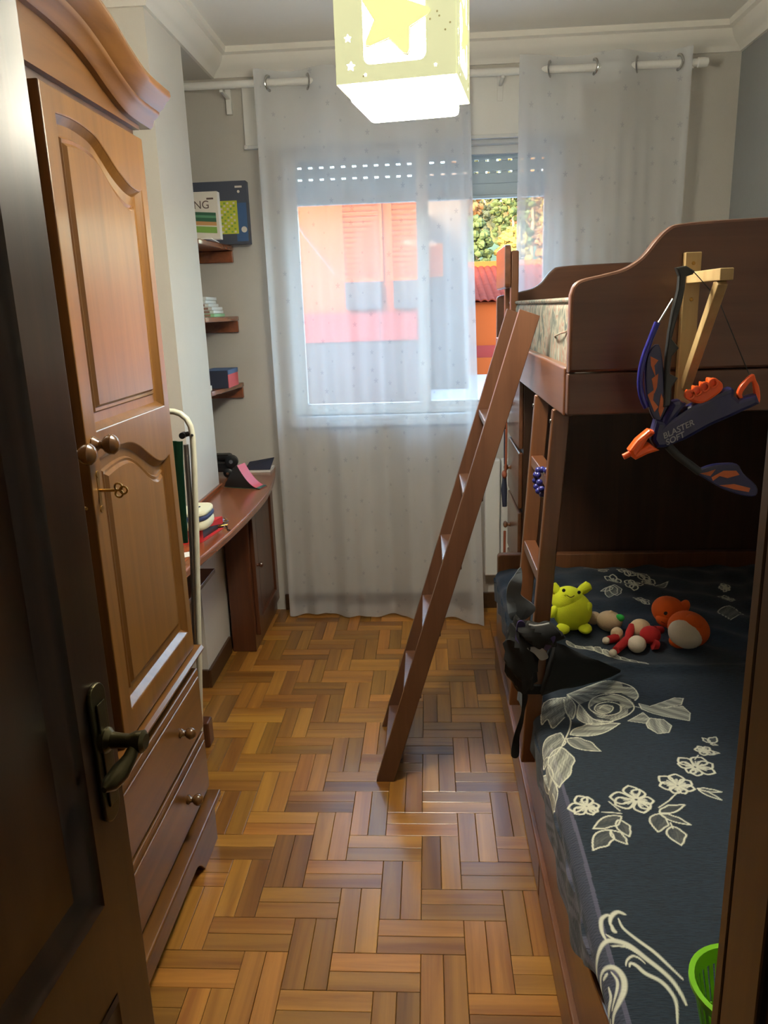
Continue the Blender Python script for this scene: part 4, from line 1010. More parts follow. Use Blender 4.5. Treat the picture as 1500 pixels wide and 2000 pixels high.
ad = N.new('ShaderNodeMath'); ad.operation = 'MULTIPLY_ADD'; ad.inputs[1].default_value = 0.8; L.new(sx.outputs[0], ad.inputs[0]); L.new(no.outputs['Fac'], ad.inputs[2])
L.new(ad.outputs[0], bp.inputs['Height']); L.new(bp.outputs['Normal'], b_.inputs['Normal'])
MT['spread'] = m
bs = tag(place('bedspread', me, 'spread'), 'navy bedspread woven with cream flowers covering the lower bed', 'bedspread')
def bed_z(x, y): return bz(x, y)+0.001

# ================================================================== SOFT TOYS on the lower bed
def fuzzy(n, c): return plain(n, c, 0.95, var=0.08, scale=40, bump=0.25, bscale=300)
MT['p_yel'] = fuzzy('yellow_plush', (222, 232, 44)); MT['p_org'] = fuzzy('orange_plush', (228, 96, 28)); MT['p_crm'] = fuzzy('cream_plush', (206, 178, 140)); MT['p_red'] = fuzzy('red_plush', (170, 28, 30)); MT['p_grn'] = fuzzy('green_plush', (60, 196, 84)); MT['p_wht'] = fuzzy('cream_white_plush', (214, 200, 176))
MT['p_brn'] = fuzzy('brown_stitching', (58, 34, 24))
def V3(p): return Vector((float(p[0]), float(p[1]), float(p[2])))
def rotm(ax, deg): return Matrix.Rotation(R_(deg), 3, ax)
yt = thing('plush_toy', 'bright yellow plush toy sitting against the bunk ladder', 'plush toy', (0.46, 2.36, bed_z(0.46, 2.36)), 'plush toys on the bedspread')
bc = V3(atY(1117, 1210, 2.37)); bc.z = bed_z(bc.x, bc.y)+0.067
MB().ell(bc, (0.063, 0.056, 0.068), rotm('Y', -4), 28, 18, lambda d: 1.0-0.10*max(0, d.z)).build('body', 'p_yel', yt)
hc = V3(atY(1109, 1172, 2.375))
MB().ell(hc, (0.053, 0.047, 0.046), None, 26, 16).build('head', 'p_yel', yt)
er = V3(atY(1150, 1143, 2.385)); el_ = V3(atY(1078, 1143, 2.385))
for a, b2 in ((hc+Vector((0.032, 0, 0.024)), er), (hc+Vector((-0.032, 0, 0.024)), el_)):
    MB().tube([a, a.lerp(b2, 0.5), b2, b2+(b2-a)*0.12], [0.012, 0.017, 0.016, 0.006], 12).build('ear', 'p_yel', yt)
for px_, py_ in ((1148, 1188), (1080, 1195)):
    q = V3(atY(px_, py_, 2.345)); MB().ell(q, (0.013, 0.013, 0.022), rotm('Y', 18), 14, 10).build('arm', 'p_yel', yt)
for sx_ in (-1, 1): MB().ell(bc+Vector((sx_*0.035, -0.040, -0.048)), (0.022, 0.028, 0.016), None, 14, 10).build('foot', 'p_yel', yt)
for px_, py_ in ((1101, 1153), (1131, 1157)):
    q = V3(atY(px_, py_, hc.y-0.040)); MB().ell(q, (0.0055, 0.003, 0.006), None, 10, 8).build('eye', 'black', yt)
sm = [V3(atY(1108+i*2.3, 1163+3.5*math.sin(math.pi*i/6), hc.y-0.0455)) for i in range(7)]
MB().tube(sm, 0.0012, 6).build('mouth', 'p_brn', yt)

ct = thing('plush_toy', 'cream plush toy in a red outfit lying between the yellow and orange toys', 'plush toy', (0.62, 2.25, bed_z(0.62, 2.25)), 'plush toys on the bedspread')
def lay(px_, py_, h): # a point h above the spread on the line of sight
    q = atZ(px_, py_, BZ+h); return V3(atZ(px_, py_, bed_z(q[0], q[1])+h))
c1 = lay(1190, 1213, 0.035); MB().ell(c1, (0.042, 0.034, 0.034), rotm('Z', -15), 20, 14).build('head', 'p_crm', ct)
c2 = lay(1160, 1207, 0.028); MB().ell(c2, (0.024, 0.020, 0.022), None, 16, 10).build('snout', 'p_crm', ct)
c3 = lay(1193, 1198, 0.065); MB().ell(c3, (0.010, 0.008, 0.010), None, 12, 8).build('ear', 'p_crm', ct)
c3 = lay(1210, 1207, 0.055); MB().ell(c3, (0.016, 0.011, 0.013), None, 12, 8).build('green_tuft', 'p_grn', ct)
c4 = lay(1205, 1238, 0.028); MB().ell(c4, (0.020, 0.020, 0.022), None, 14, 10).build('cheek', 'p_crm', ct)
s0, s1 = lay(1234, 1222, 0.045), lay(1226, 1252, 0.02)
MB().tube([s0, s0.lerp(s1, 0.5)+Vector((0, 0, 0.004)), s1], [0.010, 0.013, 0.011], 12).build('scarf', 'p_red', ct)
c5 = lay(1250, 1228, 0.032); MB().ell(c5, (0.034, 0.030, 0.032), None, 18, 12).build('body', 'p_crm', ct)
c6 = lay(1244, 1258, 0.028); MB().ell(c6, (0.028, 0.026, 0.027), None, 18, 12).build('belly', 'p_wht', ct)
c7 = lay(1270, 1240, 0.030); MB().ell(c7, (0.032, 0.030, 0.028), None, 18, 12).build('trousers', 'p_red', ct)
for a, b2 in (((1225,1250),(1203,1270)), ((1205,1245),(1188,1250))):
    p0, p1 = lay(*a, 0.020), lay(*b2, 0.014)
    ar = MB().tube([p0, p1], [0.014, 0.012], 12).build('arm', 'p_red', ct)
    MB().ell(p1+(p1-p0)*0.25, (0.012, 0.012, 0.012), None, 12, 8).build('paw', 'p_wht', ar)
p0, p1 = lay(1278, 1232, 0.03), lay(1292, 1230, 0.03)
MB().tube([p0, p1], [0.016, 0.012], 12).build('leg', 'p_red', ct); p1 = lay(1286, 1260, 0.018); MB().tube([lay(1275, 1258, 0.02), p1], [0.018, 0.013], 12).build('leg', 'p_red', ct)

ot = thing('plush_toy', 'orange plush toy with a cream belly lying at the right on the bedspread', 'plush toy', (0.79, 2.33, bed_z(0.79, 2.33)), 'plush toys on the bedspread')
h0 = lay(1306, 1193, 0.075)
b0 = lay(1345, 1228, 0.054)
MB().ell(b0, (0.066, 0.050, 0.054), rotm('Y', 28), 24, 16).build('body', 'p_org', ot)
MB().ell(b0+Vector((-0.016, -0.024, -0.006)), (0.056, 0.034, 0.045), rotm('Y', 30), 20, 14).build('belly', 'p_wht', ot)
MB().ell(h0, (0.055, 0.047, 0.047), rotm('Y', 25), 24, 16).build('head', 'p_org', ot)
MB().ell(h0+Vector((-0.012, -0.022, -0.022)), (0.036, 0.026, 0.024), rotm('Y', 20), 18, 12).build('muzzle', 'p_org', ot)
q = lay(1336, 1186, 0.090); MB().ell(q, (0.017, 0.015, 0.026), rotm('Y', 20), 14, 10).build('arm', 'p_org', ot)
q = lay(1355, 1215, 0.085); MB().ell(q, (0.030, 0.022, 0.024), rotm('Y', 35), 14, 10).build('arm', 'p_org', ot)
q = lay(1328, 1252, 0.028); MB().ell(q, (0.034, 0.026, 0.022), None, 14, 10).build('foot', 'p_org', ot)
q = h0+Vector((-0.020, -0.040, 0.008)); MB().ell(q, (0.008, 0.004, 0.007), None, 10, 8).build('eye', 'black', ot)
mo = [h0+Vector((-0.035+0.012*i, -0.047+0.002*abs(i-2), -0.026+0.0035*(i-2)**2*0.5)) for i in range(5)]
MB().tube(mo, 0.001, 6).build('mouth', 'p_brn', ot)

# ================================================================== COSTUME hooked over the fixed ladder
MT['c_gry'] = plain('dark_grey_felt', (86, 92, 98), 0.95, var=0.2, scale=20); MT['c_blk'] = plain('black_costume_cloth', (14, 15, 16), 0.85, var=0.3, scale=18); MT['c_pur'] = plain('purple_satin', (52, 40, 84), 0.35, var=0.3, scale=14); MT['c_lgt'] = plain('pale_lining', (150, 150, 148), 0.9)
def zD(x, y): return (970+x/4.763, 1080+y/4.763)
co_ = thing('costume', 'black and purple costume with a grey wing hooked over the short bunk ladder', 'costume', (0.25, 1.84, 0.34))
def sheet(name, pts, Y0, mat, amp, depth=0.006, n=4):
    me = curve_plate_px(zD, pts, Y0, depth, n)
    bm = bmesh.new(); bm.from_mesh(me); bmesh.ops.triangulate(bm, faces=bm.faces)
    bmesh.ops.subdivide_edges(bm, edges=[e for e in bm.edges if e.calc_length() > 0.02], cuts=2, use_grid_fill=True)
    for v in bm.verts: v.co.y += amp*(math.sin(v.co.x*60+v.co.z*35)+0.6*math.sin(v.co.z*80-v.co.x*20))
    bm.to_mesh(me); bm.free()
    return place(name, me, mat, co_)
sheet('wing', [(220,135),(235,200),(225,330),(235,400),(350,480),(330,560),(250,640),(130,610),(95,480),(100,320),(150,220)], 1.845, 'c_gry', 0.007, 0.005)
sheet('purple_trim', [(200,640),(260,650),(275,760),(220,860),(170,840),(180,720)], 1.800, 'c_pur', 0.005, 0.006)
b0 = V3(atY(*zD(230, 960), 1.815)); MB().ell(b0, (0.042, 0.030, 0.098), rotm('Y', -4), 22, 18, lambda d: 1+0.18*math.sin(d.z*9+d.x*5)*math.cos(d.y*6+d.x*4)).build('gathered_cloth', 'c_blk', co_)
b1 = V3(atY(*zD(395, 760), 1.805)); MB().ell(b1, (0.058, 0.026, 0.034), rotm('Y', 6), 20, 14, lambda d: 1+0.15*math.sin(d.x*8+d.z*6)).build('gathered_cloth', 'c_blk', co_)
rim = [V3(atY(*zD(a, b2), 1.776)) for a, b2 in ((300,665),(350,678),(420,670),(490,655))]
MB().tube(rim, 0.0022, 6).build('edge_wire', 'c_lgt', co_)
sheet('lining_patch', [(280,880),(360,872),(430,890),(480,960),(470,990),(410,1000),(350,935)], 1.79, 'c_lgt', 0.003, 0.004)
sheet('lapel', [(440,880),(510,775),(545,785),(480,900)], 1.79, 'c_pur', 0.003, 0.005)
tip = V3(atZ(*zD(1150, 1112), BZ+0.008)); bs0 = V3(atY(*zD(470, 1080), 1.845))
n_ = 18; ring = []
for i in range(9):
    t_ = i/8; c_ = bs0.lerp(tip, t_); c_.z = max(c_.z, BZ+0.012+0.05*(1-t_))
    for j in range(n_):
        a = 2*math.pi*j/n_; r_ = (1-t_)**0.85*0.066+0.004
        ring.append(c_+Vector((0.25*math.sin(a), 0.6*math.cos(a), math.sin(a)))*r_*(1+0.08*math.sin(a*5+i)))
MB().add(ring, [(i*n_+j, i*n_+(j+1)%n_, (i+1)*n_+(j+1)%n_, (i+1)*n_+j) for i in range(8) for j in range(n_)]+[tuple(range(n_)), tuple(8*n_+j for j in range(n_))]).build('pointed_hood', 'c_blk', co_)
sheet('strap', [(245,1240),(290,1330),(262,1460),(245,1570),(215,1700),(205,1885),(135,1880),(150,1760),(180,1640),(225,1500),(235,1380)], 1.812, 'c_blk', 0.003, 0.004)
zb_ = atY(*zD(350, 1275), 1.85)[2]; xa = lean_x(zb_)
MB().box(xa-0.006, xa+0.048, 1.849, 1.886, zb_-0.014, zb_+0.014).build('belt_loop', 'c_blk', co_, 0.004)

# ================================================================== PINE BRACKET and TOY BOW on the near end board
br = thing('shelf_bracket', 'bare pine triangular shelf bracket screwed to the bunk end board', 'bracket', (0.55, EY, 1.43))
MB().box(0.532, 0.565, EY-0.020, EY, 1.275, 1.592).build('back_plank', 'pine', br, 0.002)
MB().box(0.536, 0.561, 1.505, EY-0.020, 1.530, 1.552).build('arm', 'pine', br, 0.002)
P0_ = Vector((0, 1.530, 1.530)); P1_ = Vector((0, EY-0.020, 1.318)); dd = (P1_-P0_).normalized(); nn = Vector((0, dd.z, -dd.y))*0.022
MB().hexa([Vector((x, 0, 0))+p for p, x in ((P0_-nn*0.5, 0.539), (P0_-nn*0.5, 0.558), (P0_+nn*0.5, 0.558), (P0_+nn*0.5, 0.539))]+[Vector((x, 0, 0))+p for p, x in ((P1_-nn*0.5, 0.539), (P1_-nn*0.5, 0.558), (P1_+nn*0.5, 0.558), (P1_+nn*0.5, 0.539))]) if False else None
b_m = MB(); w_ = Vector((0, -dd.z, dd.y))*0.012
b_m.hexa([Vector((0.539,0,0))+P0_-w_, Vector((0.558,0,0))+P0_-w_, Vector((0.558,0,0))+P0_+w_, Vector((0.539,0,0))+P0_+w_, Vector((0.539,0,0))+P1_-w_, Vector((0.558,0,0))+P1_-w_, Vector((0.558,0,0))+P1_+w_, Vector((0.539,0,0))+P1_+w_])
b_m.build('brace', 'pine', br, 0.002)
for z in (1.57, 1.498, 1.31): MB().lathe((0.549, EY-0.020, z), (0,-1,0), [(0,0.004),(0.0015,0.003)], 10).build('screw', 'brass', br)

def zW(x, y): return (1200+x/3.846, 480+y/3.846)
MT['t_blue'] = plain('glossy_blue_plastic', (36, 38, 128), 0.25, coat=0.3); MT['t_navy'] = plain('navy_plastic', (26, 26, 74), 0.3, coat=0.2); MT['t_org'] = plain('orange_toy_plastic', (242, 92, 30), 0.35); MT['t_dark'] = plain('dark_grey_plastic', (40, 42, 44), 0.4)
MT['t_txt'] = plain('silver_print', (150, 150, 160), 0.5); MT['t_flame'] = plain('flame_print_orange', (196, 98, 50), 0.5, var=0.3, scale=60)
BYY = 1.575
tb = thing('toy_bow', 'blue and orange toy blaster bow hanging from the pine bracket', 'toy bow', (0.52, BYY, 1.35))
def wp(x, y, Y0=BYY): return V3(atY(*zW(x, y), Y0))
place('upper_limb', curve_plate_px(zW, [(455,165),(530,150),(598,190),(585,215),(532,232),(522,330),(500,430),(452,590),(425,700),(478,768),(425,830),(412,960),(472,992),(425,1060),(418,1200),(360,1210),(372,1000),(382,800),(402,640),(432,480),(470,330),(478,230)], BYY, 0.016, 0, 0.003), 't_dark', tb)
MB().tube([wp(*p) for p in spline([(322,575),(272,700),(218,850),(192,1000),(202,1120),(240,1215)], 5)], 0.0062, 12).build('blue_tube', 't_blue', tb)
MB().tube([wp(440, 400), wp(330, 580)], 0.0018, 8).build('steel_rod', 'chrome', tb)
pn = place('flame_panel', curve_plate_px(zW, [(255,800),(330,740),(362,900),(372,1100),(405,1180),(345,1310),(285,1290),(240,1140),(228,950)], BYY+0.002, 0.010, 3, 0.002), 't_navy', tb)
for pts in ([(270,830),(330,860),(300,900),(310,990),(275,900)],[(280,1000),(330,960),(320,1060),(300,1110)],[(250,1120),(300,1080),(290,1160),(330,1210),(300,1250)],[(350,1110),(385,1190),(345,1290),(330,1240)]):
    place('flame_print', curve_plate_px(zW, pts, BYY-0.0038, 0.001), 't_flame', pn)
bd_ = place('barrel', curve_plate_px(zW, [(280,1370),(300,1300),(350,1310),(420,1165),(480,1152),(530,1180),(470,1255),(560,1195),(700,1130),(860,1060),(888,1075),(885,1120),(920,1150),(1050,1110),(1075,1180),(900,1262),(700,1350),(520,1450),(360,1512),(300,1512),(265,1450)], BYY, 0.034, 0, 0.008), 't_navy', tb)
o1, o2 = wp(372, 1452, BYY-0.0178), wp(598, 1345, BYY-0.0178); U_ = (o2-o1); ln = U_.length; U_.normalize(); V_ = Vector((0,-1,0)).cross(U_)*-1; V_ = Vector((-U_.z, 0, U_.x))
place('lettering', text_mesh('BLASTER', ln*0.262, o1, U_, V_, 0.0008, 0.2, 0.0002), 't_txt', bd_)
o3 = wp(392, 1500, BYY-0.0178); place('lettering', text_mesh('SOFT', ln*0.262, o3, U_, V_, 0.0008, 0.2, 0.0002), 't_txt', bd_)
mz = place('muzzle', curve_plate_px(zW, [(100,1530),(160,1450),(250,1375),(320,1385),(312,1402),(245,1440),(205,1505),(252,1475),(288,1505),(330,1530),(240,1558),(150,1602),(130,1588)], BYY, 0.030, 0, 0.006), 't_org', tb)
MB().tube([wp(66, 1586), wp(118, 1560)], 0.0062, 14).build('nozzle', 't_org', mz)
place('dart_holder', curve_plate_px(zW, [(535,1110),(550,1080),(585,1095),(590,1050),(640,1060),(645,1020),(690,1030),(700,990),(770,1005),(805,1040),(795,1085),(730,1140),(650,1185),(560,1165)], BYY-0.004, 0.026, 3, 0.006), 't_org', tb)
for (x_, y_) in ((562,1118), (615,1090), (672,1058), (735,1030)):
    MB().lathe(wp(x_, y_, BYY-0.016), (0,-1,0), [(0,0.0105),(0.006,0.0105),(0.0075,0.009),(0.0075,0.006),(0.002,0.006)], 16).build('dart_socket', 't_org', tb)
place('pull_handle', curve_plate_px(zW, [(918,1110),(950,1040),(1035,962),(1060,1010),(1085,1070),(1085,1175),(1000,1182),(940,1155)], BYY, 0.012, 4, 0.003, [[(955,1115),(985,1062),(1030,1020),(1046,1090),(1044,1145),(975,1142)]]), 't_org', tb)
lw_ = place('lower_limb', curve_plate_px(zW, [(610,1700),(700,1650),(820,1632),(920,1640),(960,1705),(1060,1800),(1055,1875),(950,1872),(800,1820),(680,1750)], BYY, 0.014, 3, 0.003), 't_navy', tb)
for pts in ([(640,1710),(700,1700),(760,1680),(720,1730)],[(730,1740),(820,1690),(915,1690),(940,1720),(850,1745),(790,1730),(740,1765)],[(790,1800),(900,1790),(1020,1820),(1010,1850),(900,1830)]):
    place('flame_print', curve_plate_px(zW, pts, BYY-0.0075, 0.001), 't_flame', lw_)
MB().tube([wp(*p) for p in spline([(400,1500),(480,1580),(560,1640),(640,1700)], 4)], 0.0085, 10).build('limb_joint', 't_dark', tb)
MB().tube([wp(570, 180, BYY-0.012), wp(600, 200, BYY-0.012), wp(780, 400, BYY), wp(1010, 960, BYY)], 0.0009, 6).build('string', 't_dark', tb)

# green basket at the foot of the bed
MT['basket'] = plain('lime_green_plastic', (120, 190, 30), 0.35); MT['toyred'] = plain('dark_red_plastic', (122, 34, 42), 0.5)
gx, gy = 0.436, 0.915; gz = bed_z(gx, gy)
gb_ = thing('plastic_basket', 'lime green plastic basket standing on the foot of the bed', 'basket', (gx, gy, gz))
mb = MB(); n_ = 36; H_ = 0.10
def rr_(t_): return 0.050+0.020*t_
for k in range(n_):                                   # upright staves leave slots between them
    a0, a1 = 2*math.pi*k/n_, 2*math.pi*(k+0.62)/n_
    v = []
    for t_ in (0.18, 0.80):
        for a in (a0, a1):
            for q_ in (0.0, -0.002): v.append((gx+(rr_(t_)+q_)*math.cos(a), gy+(rr_(t_)+q_)*math.sin(a), gz+H_*t_))
    mb.add(v, [(0,2,6,4),(1,5,7,3),(0,4,5,1),(2,3,7,6)])
mb.build('staves', 'basket', gb_)
def band(t0, t1): return MB().lathe((gx, gy, gz), (0,0,1), [(H_*t0, rr_(t0)), (H_*t1, rr_(t1)), (H_*t1, rr_(t1)-0.002), (H_*t0, rr_(t0)-0.002)], 40)
def hollow(prof, name):
    m2 = MB(); n2 = 40; k2 = len(prof)
    vs = [(gx+r_*math.cos(2*math.pi*j/n2), gy+r_*math.sin(2*math.pi*j/n2), gz+z_) for z_, r_ in prof for j in range(n2)]
    m2.add(vs, [(i*n2+j, i*n2+(j+1)%n2, ((i+1)%k2)*n2+(j+1)%n2, ((i+1)%k2)*n2+j) for i in range(k2) for j in range(n2)]).build(name, 'basket', gb_)
hollow([(H_*0.78, rr_(0.78)), (H_, rr_(1)), (H_, rr_(1)-0.002), (H_*0.78, rr_(0.78)-0.002)], 'wall_band')
hollow([(H_-0.004, rr_(1)), (H_-0.004, rr_(1)+0.005), (H_+0.002, rr_(1)+0.005), (H_+0.002, rr_(1)-0.003)], 'rim')
MB().lathe((gx, gy, gz), (0,0,1), [(0.0, rr_(0)), (H_*0.2, rr_(0.2)), (H_*0.2, rr_(0.2)-0.002), (0.003, 0.047)], 40).build('bottom', 'basket', gb_)
rt2 = tag(MB().tube([(gx+0.004, gy-0.006, gz+0.006), (gx+0.010, gy+0.004, gz+0.05), (gx+0.022, gy+0.010, gz+0.088)], [0.012, 0.013, 0.011], 12).build('toy_stick', 'toyred'), 'dark red toy piece standing inside the green basket', 'toy')

# ================================================================== DESK along the left wall
DZ = 0.76; DT = 0.028
dk = thing('desk', 'reddish-brown wooden desk top with bowed front edge along the left wall', 'desk', (-0.95, 2.9, 0))
edge = [(-0.735,2.16),(-0.728,2.25),(-0.714,2.40),(-0.702,2.55),(-0.692,2.75),(-0.688,2.95),(-0.690,3.12),(-0.706,3.32),(-0.732,3.52),(-0.766,3.715)]
E_ = [tuple(p) for p in spline(edge, 4)]
lp_ = [(PX+0.002, 2.14), (-0.735, 2.14)] + E_ + [(XL+0.002, 3.715), (XL+0.002, P1+0.003), (PX+0.002, P1+0.003)]
place('desk_top', plate([lp_], (0, 0, DZ-DT/2), (1,0,0), (0,1,0), DT, 0.006), 'desk_y', dk)
MB().box(PX+0.002, PX+0.016, 2.88, P1, DZ, DZ+0.020).build('upstand', 'desk_y', dk, 0.004)
MB().box(XL+0.003, PX+0.002, 2.14, P0-0.016, DZ-DT, DZ-0.001).build('desk_top_inner', 'desk_y', dk)
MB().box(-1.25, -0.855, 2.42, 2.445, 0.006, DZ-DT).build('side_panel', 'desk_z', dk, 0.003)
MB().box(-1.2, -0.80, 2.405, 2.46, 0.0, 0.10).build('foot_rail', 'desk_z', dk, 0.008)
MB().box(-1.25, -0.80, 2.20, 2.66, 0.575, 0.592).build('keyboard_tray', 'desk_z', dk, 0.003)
# corner cupboard carrying the desk's far end
dcup = thing('desk_cupboard', 'dark brown cupboard with panelled door under the far end of the desk', 'cupboard', (-0.95, 3.45, 0))
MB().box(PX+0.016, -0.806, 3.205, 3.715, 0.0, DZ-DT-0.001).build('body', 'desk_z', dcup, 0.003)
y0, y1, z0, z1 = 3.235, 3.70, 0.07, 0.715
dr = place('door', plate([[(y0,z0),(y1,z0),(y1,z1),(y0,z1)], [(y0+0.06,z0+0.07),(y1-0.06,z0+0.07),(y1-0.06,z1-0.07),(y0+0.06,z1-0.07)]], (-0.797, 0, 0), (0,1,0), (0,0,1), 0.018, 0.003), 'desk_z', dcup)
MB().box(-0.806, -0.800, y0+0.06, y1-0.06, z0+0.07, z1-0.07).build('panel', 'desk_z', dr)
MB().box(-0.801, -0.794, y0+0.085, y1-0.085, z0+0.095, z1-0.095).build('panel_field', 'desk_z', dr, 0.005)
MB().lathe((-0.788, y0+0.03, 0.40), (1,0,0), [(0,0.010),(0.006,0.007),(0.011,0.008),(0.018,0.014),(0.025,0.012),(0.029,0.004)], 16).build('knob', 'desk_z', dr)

# things on the desk
MT['d_red'] = plain('red_case_fabric', (196, 40, 44), 0.6); MT['d_crm'] = plain('cream_canvas', (226, 224, 196), 0.8); MT['d_navy'] = plain('navy_canvas', (34, 44, 86), 0.8); MT['d_blue'] = plain('dusty_blue_cloth', (96, 110, 150), 0.8); MT['d_pink'] = plain('coral_red_plastic', (206, 70, 82), 0.4); MT['d_grn'] = plain('dark_green_edge', (44, 84, 70), 0.6); MT['paper'] = plain('white_paper', (232, 230, 224), 0.8)
rc = thing('red_box_case', 'red open-ended box lying on the desk near the wardrobe', 'box', (-0.80, 2.48, DZ))
A0, A1, D0 = Vector((-0.86, 2.40, DZ)), Vector((-0.768, 2.435, DZ)), Vector((0.028, 0.17, 0))
def wedge(z0, z1, i0): 
    return MB().hexa([A0+Vector((0,0,z0)), A1+Vector((0,0,z0)), A1+D0+Vector((0,0,z0)), A0+D0+Vector((0,0,z0)), A0+Vector((0,0,z1)), A1+Vector((0,0,z1)), A1+D0+Vector((0,0,z1-i0)), A0+D0+Vector((0,0,z1-i0))])
wedge(0.0005, 0.003, 0).build('base_flap', 'd_red', rc); wedge(0.045, 0.0485, 0.030).build('lid', 'd_red', rc)
MB().hexa([A0+Vector((0,0,0.003)), A1+Vector((0,0,0.003)), A1+Vector((0.003,0.008,0.003)), A0+Vector((0,0.008,0.003)), A0+Vector((0,0,0.045)), A1+Vector((0,0,0.045)), A1+Vector((0.003,0.008,0.045)), A0+Vector((0,0.008,0.045))]).build('spine', 'd_red', rc)
MB().hexa([A0+Vector((0.01,0.01,0.003)), A1+Vector((-0.012,0.01,0.003)), A1+D0*0.9+Vector((-0.012,0,0.003)), A0+D0*0.9+Vector((0.01,0,0.003)), A0+Vector((0.01,0.01,0.044)), A1+Vector((-0.012,0.01,0.044)), A1+D0*0.9+Vector((-0.012,0,0.018)), A0+D0*0.9+Vector((0.01,0,0.018))]).build('contents', 'black', rc)
pc = thing('pencil_case', 'cream and navy striped pencil case on top of the red box', 'pencil case', (-0.83, 2.46, DZ+0.05))
base = Vector((-0.788, 2.475, DZ+0.046))
def pill(z0, z1, mat, name, s=1.0):
    def f_(d): return 1.0
    m3 = MB(); n3 = 28; prof = [(z0, 0.92), (z0+0.3*(z1-z0), 1.0), (z0+0.7*(z1-z0), 1.0), (z1, 0.93)]
    vs = [(base.x+s*q_*0.046*math.copysign(abs(math.cos(2*math.pi*j/n3))**0.6, math.cos(2*math.pi*j/n3)), base.y+s*q_*0.075*math.copysign(abs(math.sin(2*math.pi*j/n3))**0.6, math.sin(2*math.pi*j/n3)), base.z+z_) for z_, q_ in prof for j in range(n3)]
    m3.add(vs, [(i*n3+j, i*n3+(j+1)%n3, (i+1)*n3+(j+1)%n3, (i+1)*n3+j) for i in range(3) for j in range(n3)]+[tuple(range(n3)), tuple(3*n3+j for j in range(n3))])
    m3.build(name, mat, pc)
pill(0.003, 0.034, 'd_crm', 'body'); pill(0.034, 0.048, 'd_navy', 'stripe', 1.03); pill(0.048, 0.066, 'd_crm', 'top', 0.98)
MB().tube([(base.x-0.01, base.y-0.03, base.z+0.067), (base.x+0.012, base.y+0.0, base.z+0.069)], 0.002, 6).build('zip_pull', 'd_navy', pc)
bl_ = tag(MB().slab(lambda u, v: (-0.800+u*0.055, 2.625+v*0.075, DZ+0.004+0.022*math.sin(math.pi*u)*math.sin(math.pi*v)), 10, 10, (0, 0, -0.0035)).build('folded_cloth', 'd_blue'), 'small blue crumpled cloth beside the pencil case', 'cloth')
ky = thing('key_bunch', 'bunch of small keys with a dark cord on the desk by the red box', 'keys', (-0.755, 2.63, DZ))
for i in range(4):
    a = 0.4+i*0.5; c_ = Vector((-0.757+0.006*i, 2.615+0.008*i, DZ+0.006+0.005*i))
    MB().tube([c_, c_+Vector((0.030*math.cos(a), 0.030*math.sin(a), 0.002))], 0.0022, 6).lathe(c_-Vector((0.005*math.cos(a), 0.005*math.sin(a), 0.0015)), (0,0,1), [(0,0.007),(0.003,0.007)], 12).build('key', 'brass', ky)
MB().tube([(-0.742, 2.63, DZ+0.006), (-0.728, 2.61, DZ+0.004), (-0.716, 2.575, DZ+0.003), (-0.704, 2.570, DZ+0.003)], 0.002, 6).build('cord', 'black', ky)
pp = thing('paper_slip', 'white slips of paper at the near end of the desk', 'paper', (-0.77, 2.30, DZ))
MB().hexa([(-0.815,2.25,DZ+0.0005),(-0.762,2.285,DZ+0.0005),(-0.778,2.335,DZ+0.0005),(-0.83,2.30,DZ+0.0005),(-0.815,2.25,DZ+0.0012),(-0.762,2.285,DZ+0.0012),(-0.778,2.335,DZ+0.0012),(-0.83,2.30,DZ+0.0012)]).build('slip', 'paper', pp)
# finger-skate ramp: coral running surface on a black wedge
rp = thing('toy_ramp', 'small black toy skate ramp with coral curved surface on the desk', 'toy ramp', (-0.83, 3.28, DZ))
r0, r1 = V3(atZ(430, 952, DZ)), V3(atZ(507, 956, DZ)); r0.x = max(r0.x, PX+0.02); W_ = (r1-r0); Ln = W_.length; W_.normalize(); Q_ = Vector((-W_.y, W_.x, 0))
curve = [(Ln*(0.42+0.58*t_), 0.098*(1-t_)**2.0) for t_ in np.linspace(0, 1, 12)]
loop = [(0, 0), (Ln, 0)] + [(a, b2+0.0015) for a, b2 in reversed(curve)] + [(Ln*0.36, 0.098), (0.01, 0.02)]
for off in (0.004, 0.062): place('side_wall', plate([loop], r0+Q_*off+Vector((0,0,0.0005)), W_, (0,0,1), 0.006), 'black', rp)
mb = MB().slab(lambda u, v: r0+W_*curve[int(round(u*11))][0]+Q_*(0.002+v*0.064)+Vector((0,0,curve[int(round(u*11))][1]+0.003)), 11, 1, (0, 0, -0.002)); mb.build('running_surface', 'd_pink', rp)
MB().slab(lambda u, v: r0+W_*(Ln*(0.90+0.10*u))+Q_*(0.001+v*0.066)+Vector((0,0,0.0062-0.003*u)), 2, 1, (0, 0, -0.0012)).build('lip', 'd_grn', rp)
place('base_plate', plate([[(0,0),(Ln*0.9,0),(Ln*0.9,0.064),(0,0.064)]], r0+Vector((0,0,0.0015)), W_, Q_, 0.002), 'd_grn', rp)
